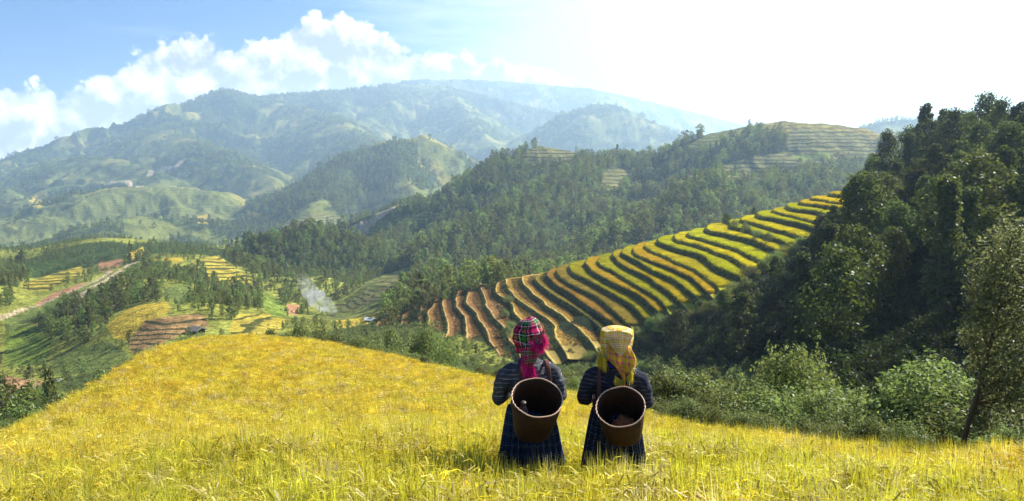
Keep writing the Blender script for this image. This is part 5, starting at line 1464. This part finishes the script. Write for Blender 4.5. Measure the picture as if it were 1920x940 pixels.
def headscarf_square(e, rg):
    """yellow plaid towel laid flat over the head, its ends gathered behind"""
    W, Y, P, L = (0.84, 0.80, 0.56), (0.74, 0.58, 0.05), (0.60, 0.03, 0.09), (0.38, 0.46, 0.04)
    st = [(0, Y), (.20, L), (.27, W), (.40, P), (.46, W), (.60, Y), (.66, P), (.71, W), (.84, L), (.88, Y), (.90, P), (.97, W)]
    st2 = [(0, Y), (.15, (0.70, 0.10, 0.22)), (.30, L), (.42, (0.75, 0.25, 0.06)), (.55, Y), (.68, (0.10, 0.10, 0.12)), (.72, (0.70, 0.10, 0.22)), (.85, Y)]
    m = mat_plaid('yellow_plaid', st, st, 4.0, 3.0, trans=0.3); stc = [(0, Y), (.16, W), (.27, L), (.33, Y), (.47, P), (.53, W), (.68, Y), (.80, P), (.84, Y)]
    mc = mat_plaid('yellow_check', stc, stc, 5.0, 2.6, trans=0.3); m2 = mat_plaid('striped_plaid', st2, st2, 2.2, 2.4, trans=0.3); fy = mat_flat('yellow_fringe', (0.76, 0.62, 0.07), 0.35)
    def cap(u, v):
        a = 2 * math.pi * u; ca, sa = math.cos(a), math.sin(a)
        k = 1.0 / (abs(ca) ** 2.3 + abs(sa) ** 2.3) ** (1 / 2.3)
        if v < .30: r = (v / .30); z = 1.0 - .24 * r ** 2.4 - .05 * r * (sa * -0.5 + .5)
        else: r = 1.0 + .04 * math.sin((v - .3) * 9) - .07 * ((v - .3) / .7) ** 1.5; z = .76 - (v - .30) / .70 * (1.60 + .25 * math.sin(2 * a + .6))
        z += .018 * math.sin(3 * a + 1) * min(1, v * 3)
        f = 1 + .022 * math.sin(9 * a + 5 * v) * min(1, v * 2.5) + .03 * math.sin(17 * a) * max(0, v - .55)
        return (.130 * r * k * f * ca, .035 + .135 * r * k * f * sa, 1.352 + .140 * z)
    o = cloth('headscarf', cap, 84, 30, mc, e, 0.006)
    def fold(u, v):
        q = (u - .5) * 2; w = .128 * (1 - v) ** .8 + .006
        return (.012 + .028 * v + w * q * (1 - .10 * abs(q)), -.105 - .028 * math.sin(1.9 * v) - .012 * (1 - q * q), 1.482 - .205 * v - .018 * v * math.cos(q * 1.5) - .03 * q * q * (1 - v))
    cloth('fold', fold, 20, 18, m, o, 0.006, False)
    def tail(u, v):
        w = (.075 + .055 * math.sin(math.pi * min(1, v * 1.15 + .1)) ) * (1 - max(0, v - .55) / .45 * .92)
        s = (u - .5) * 2
        return (.03 + .03 * v + w * s * .86, -.112 - .035 * math.sin(2.6 * v) + .022 * abs(s) + .008 * math.sin(7 * u * 2 + 4 * v), 1.375 - .30 * v - .02 * s)
    cloth('tail', tail, 20, 24, m2, o, 0.004, False)
    a0 = strands([((-.135, .03, 1.36), (-.25, -.1, -1)), ((-.130, -.07, 1.36), (-.2, -.2, -1)), ((-.10, -.11, 1.34), (-.1, -.3, -1))], rg, .075, .0024, 120, .12)
    a1 = strands([((.10, -.11, 1.35), (.1, -.3, -1)), ((.130, -.07, 1.37), (.2, -.2, -1)), ((.135, .03, 1.37), (.25, -.1, -1))], rg, .08, .0024, 120, .12)
    a = strands([((-.125, -.06, 1.29), (-.2, -.2, -1)), ((-.115, -.10, 1.27), (-.1, -.2, -1)), ((-.075, -.12, 1.25), (.0, -.3, -1))], rg, .070, .0022, 240, .16)
    b2 = strands([((.075, -.12, 1.27), (.0, -.3, -1)), ((.125, -.09, 1.29), (.1, -.2, -1)), ((.13, -.03, 1.30), (.25, -.1, -1))], rg, .075, .0022, 240, .18)
    c2 = strands([((.00, -.14, 1.11), (-.1, -.2, -1)), ((.06, -.14, 1.075), (0, -.2, -1)), ((.11, -.135, 1.13), (.2, -.2, -1))], rg, .05, .0022, 200, .25)
    d2 = strands([((.12, -.10, 1.22), (.25, -.2, -1)), ((.12, -.12, 1.14), (.2, -.2, -1))], rg, .055, .0022, 110, .25)
    fv, ff = join([a, b2, c2, d2]); mesh_np('fringe', fv, ff, fy, o)

def mat_weave():
    m, t, b = principled('smoked_bamboo_weave', 0.75, 0.25)
    uv = nd(t, 'ShaderNodeTexCoord').outputs['UV']
    br = nd(t, 'ShaderNodeTexBrick', {'Vector': vmt(t, 'MULTIPLY', uv, (34.0, 20.0, 1.0)), 'Color1': (0.125, 0.050, 0.017, 1), 'Color2': (0.070, 0.030, 0.012, 1), 'Mortar': (0.020, 0.010, 0.006, 1), 'Scale': 1.0, 'Mortar Size': 0.13, 'Brick Width': 1.0, 'Row Height': 0.5})
    n = nd(t, 'ShaderNodeTexNoise', {'Vector': uv, 'Scale': 7.0, 'Detail': 4.0}).outputs[0]
    c = mix(t, 1.0, br.outputs[0], nd(t, 'ShaderNodeMapRange', {'Value': n, 'To Min': 0.5, 'To Max': 1.5}).outputs[0], 'MULTIPLY'); t.links.new(c, b.inputs['Base Color'])
    t.links.new(nd(t, 'ShaderNodeBump', {'Height': br.outputs['Fac'], 'Strength': 1.0, 'Distance': 0.010}, invert=True).outputs[0], b.inputs['Normal'])
    return m
M_WEAVE = mat_weave(); M_RIM = mat_simple('basket_rim', (0.60, 0.40, 0.28), 0.5, 0.2, 40.0, 0.002); M_STRAP = mat_simple('strap_webbing', (0.10, 0.045, 0.035), 0.9, 0.3, 60.0, 0.001)
def build_basket(person, rimc, tilt, roll, R, rb, L, label):
    """rimc in the wearer's own frame; the mouth leans back by tilt"""
    e = empty('woven_basket'); tag(e, label, 'basket', 'baskets carried on the back')
    M = Matrix.Translation(person.location) @ Euler((0, 0, person.rotation_euler.z)).to_matrix().to_4x4() @ Matrix.Translation(rimc) @ Euler((0, roll, 0)).to_matrix().to_4x4() @ Euler((tilt, 0, 0)).to_matrix().to_4x4()
    e.matrix_world = M @ Matrix.Translation((0, 0, -L))       # origin at the basket's foot
    prof = [(0.0, 0.004), (rb * .9, 0.0), (rb, .02), (rb + (R - rb) * .35, L * .32), (rb + (R - rb) * .72, L * .68), (R, L), (R - .008, L), (rb + (R - rb) * .72 - .009, L * .68), (rb + (R - rb) * .35 - .009, L * .32), (rb - .012, .03), (rb * .8, .014), (0.0, .014)]
    n = 56; V = []; UV = []; F = []
    for k, (r, z) in enumerate(prof):
        sq = 0.10 * (1 - z / L) ** 0.7
        for j in range(n + 1):
            a = 2 * math.pi * j / n; q = 1 + sq * (abs(math.sin(2 * a)) ** 2 - .3) + .006 * math.sin(5 * a + k)
            V.append((r * q * math.cos(a), r * q * math.sin(a), z)); UV.append((j / n, z / L + (0.2 if k > 5 else 0)))
    for k in range(len(prof) - 1):
        for j in range(n): F.append((k * (n + 1) + j, k * (n + 1) + j + 1, (k + 1) * (n + 1) + j + 1, (k + 1) * (n + 1) + j))
    mesh_np('woven_wall', V, F, M_WEAVE, e, smooth_=True, uv=np.array(UV))
    P = [((R - .003 + .0035 * math.sin(3.1 * i) * (i % 64 > 0)) * math.cos(2 * math.pi * i / 64), (R - .003 + .003 * math.sin(i * .6)) * math.sin(2 * math.pi * i / 64), L + .003 + .004 * math.sin(4 * math.pi * i / 64)) for i in range(65)]
    v, f = tube(P, [.0048] * 65, 8); mesh_np('rim', v, f, M_RIM, e, smooth_=True)
    inv = e.matrix_world.inverted() @ Matrix.Translation(person.location) @ Euler((0, 0, person.rotation_euler.z)).to_matrix().to_4x4()
    for s in (-1, 1):
        pts = [(s * .10, -.20, .86), (s * .115, -.150, 1.02), (s * .112, -.118, 1.12), (s * .105, -.05, 1.172), (s * .11, .05, 1.150), (s * .125, .115, 1.05), (s * .15, .10, .90), (s * .165, -.02, .80), (s * .12, -.16, .76)]
        V = []; F = []
        for i, p in enumerate(pts):
            for dx in (-.016, .016):
                V.append(tuple(inv @ Vector((p[0] + dx, p[1], p[2] + .004))))
        for i in range(len(pts) - 1): F.append((2 * i, 2 * i + 1, 2 * i + 3, 2 * i + 2))
        so = mesh_np('strap', V, F, M_STRAP, e, smooth_=True)
        sb = so.modifiers.new('round', 'SUBSURF'); sb.levels = 2; sb.render_levels = 2; solid(so, 0.005)
    return e
def lathe(prof, n=24):
    V = []; F = []
    for r, z in prof:
        for j in range(n): V.append((r * math.cos(2 * math.pi * j / n), r * math.sin(2 * math.pi * j / n), z))
    for k in range(len(prof) - 1):
        for j in range(n): F.append((k * n + j, k * n + (j + 1) % n, (k + 1) * n + (j + 1) % n, (k + 1) * n + j))
    return np.array(V), F

def build_people():
    rg = np.random.default_rng(91)
    jA = mat_jacket('charcoal_striped_cloth', (0.055, 0.058, 0.066), (0.36, 0.37, 0.38), 0.036, 0.9)
    jB = mat_jacket('dark_indigo_cloth', (0.028, 0.031, 0.046), (0.22, 0.23, 0.26), 0.034, 0.7)
    B, C, W, D = (0.020, 0.036, 0.090), (0.04, 0.12, 0.17), (0.30, 0.34, 0.36), (0.008, 0.009, 0.014)
    st = [(0, B), (.18, D), (.30, C), (.36, B), (.55, W), (.585, D), (.72, B), (.84, C), (.87, D)]
    sA = mat_plaid('blue_plaid_wool', st, st, 22, 6, trans=0.05); 
    st2 = [(0, D), (.25, B), (.42, W), (.45, B), (.70, D), (.88, W), (.905, D)]
    sB = mat_plaid('navy_check_wool', st2, st2, 26, 9, trans=0.05)
    (xa, ya), (xb, yb) = PXY
    a, za, ha = build_person((xa, ya), math.radians(7), 'woman in charcoal striped jacket and dark plaid headscarf with pink tassels, seen from behind', jA, sA, 1.0, 1)
    headscarf_round(a, rg)
    b, zb, hb = build_person((xb, yb), math.radians(-9), 'woman in dark indigo jacket and yellow plaid headscarf, seen from behind', jB, sB, 0.97, 2)
    headscarf_square(b, rg)
    def col(u, v):
        t = 2 * math.pi * u; q = .085 - .012 * v
        return (q * math.cos(t) * (1.1 + .25 * (math.cos(t) < 0) * (1 - v)), .012 + q * math.sin(t), 1.150 + .055 * v + .01 * math.sin(3 * t))
    cm, _t, cb = principled('bright_blue_cotton', 0.85, 0.2); cb.inputs['Base Color'].default_value = (0.02, 0.035, 0.26, 1)
    cloth('collar', col, 40, 5, cm, b, 0.008)
    # baskets where the photo shows their mouths
    def local(p, person):
        m = Matrix.Translation(person.location) @ Euler((0, 0, person.rotation_euler.z)).to_matrix().to_4x4()
        return m.inverted() @ Vector(p)
    ra = math.hypot(xa, ya) - .43; rb_ = math.hypot(xb, yb) - .42
    A = build_basket(a, local(unproj(1007, 746, ra), a), math.radians(33), math.radians(2), 0.197, 0.148, 0.37, 'brown woven back basket holding a bottle, on the woman with the pink tasselled scarf')
    Bk = build_basket(b, local(unproj(1163, 763, rb_), b), math.radians(38), math.radians(-5), 0.188, 0.146, 0.34, 'brown woven back basket with a reddish bundle inside, on the woman in the yellow scarf')
    dark, _t, db = principled('dark_plastic', 0.3, 0.5); db.inputs['Base Color'].default_value = (0.12, 0.105, 0.09, 1)
    cap, _t, cb2 = principled('bottle_cap', 0.5, 0.4); cb2.inputs['Base Color'].default_value = (0.05, 0.035, 0.03, 1)
    bot = empty('bottle'); tag(bot, 'dark plastic bottle standing inside the left basket', 'bottle')
    bot.matrix_world = A.matrix_world @ Matrix.Translation((-.085, -.02, .016)) @ Euler((-.05, -.05, 0)).to_matrix().to_4x4()
    v, f = lathe([(0, 0), (.030, 0), (.040, .008), (.040, .09), (.037, .105), (.040, .12), (.040, .20), (.034, .235), (.018, .265), (.017, .285), (0, .285)]); mesh_np('bottle_body', v, f, dark, bot, smooth_=True)
    v, f = lathe([(0, .284), (.021, .284), (.021, .306), (.018, .31), (0, .31)]); mesh_np('cap', v, f, cap, bot, smooth_=True)
    # crumpled bundles in the baskets
    def bundle(name, basket, off, rr, mat, label, cat, sd):
        v, f = ball((0, 0, 0), (1, 1, 1), 4)
        n = v / np.linalg.norm(v, axis=1, keepdims=True); k = 1 + .22 * fbm(n[:, 0] * 2.3 + sd, n[:, 1] * 2.3 + n[:, 2] * 1.7, 3, sd)
        v = n * k[:, None] * np.array(rr); o = mesh_np(name, v, f, mat, smooth_=True); o.matrix_world = basket.matrix_world @ Matrix.Translation(off); tag(o, label, cat)
    bundle('plastic_bag', A, (.04, -.015, .075), (.085, .080, .062), dark, 'crumpled black plastic bag at the bottom of the left basket', 'bag', 5)
    bundle('cloth_bundle', Bk, (.01, -.01, .085), (.10, .10, .07), mat_simple('rust_cloth', (0.45, 0.14, 0.045), 0.9, 0.4, 25, 0.01), 'rust red cloth bundle at the bottom of the right basket', 'bundle', 8)
    # somebody far below on the path
    p = cast(203, 713, 60)
    if p is not None:
        e = empty('person', p, 0.6); tag(e, 'tiny distant person in dark clothes on the path below the rim', 'person')
        P = [ell_rings([(.75, 0, 0, .16, .11), (.95, 0, 0, .15, .10), (1.25, 0, 0, .2, .11), (1.38, 0, 0, .08, .06)], 12), limb([(0, 0, 1.35), (0, 0, 1.45)], [.05, .05], 8), ball((0, 0, 1.57), (.085, .10, .12))]
        for s in (-1, 1):
            P += [limb([(s * .09, 0, .8), (s * .10, .05 * s, .45), (s * .10, -.04 * s, .05)], [.085, .06, .045], 8), limb([(s * .2, 0, 1.28), (s * .25, -.02, 1.02), (s * .23, .08, .8)], [.06, .05, .035], 8)]
        v, f = join(P); m, _t, bb = principled('dark_work_clothes', .9, .1); bb.inputs['Base Color'].default_value = (.03, .03, .04, 1)
        o = mesh_np('body', v, f, m, e); melt(o, 0.03, 3)
build_people()
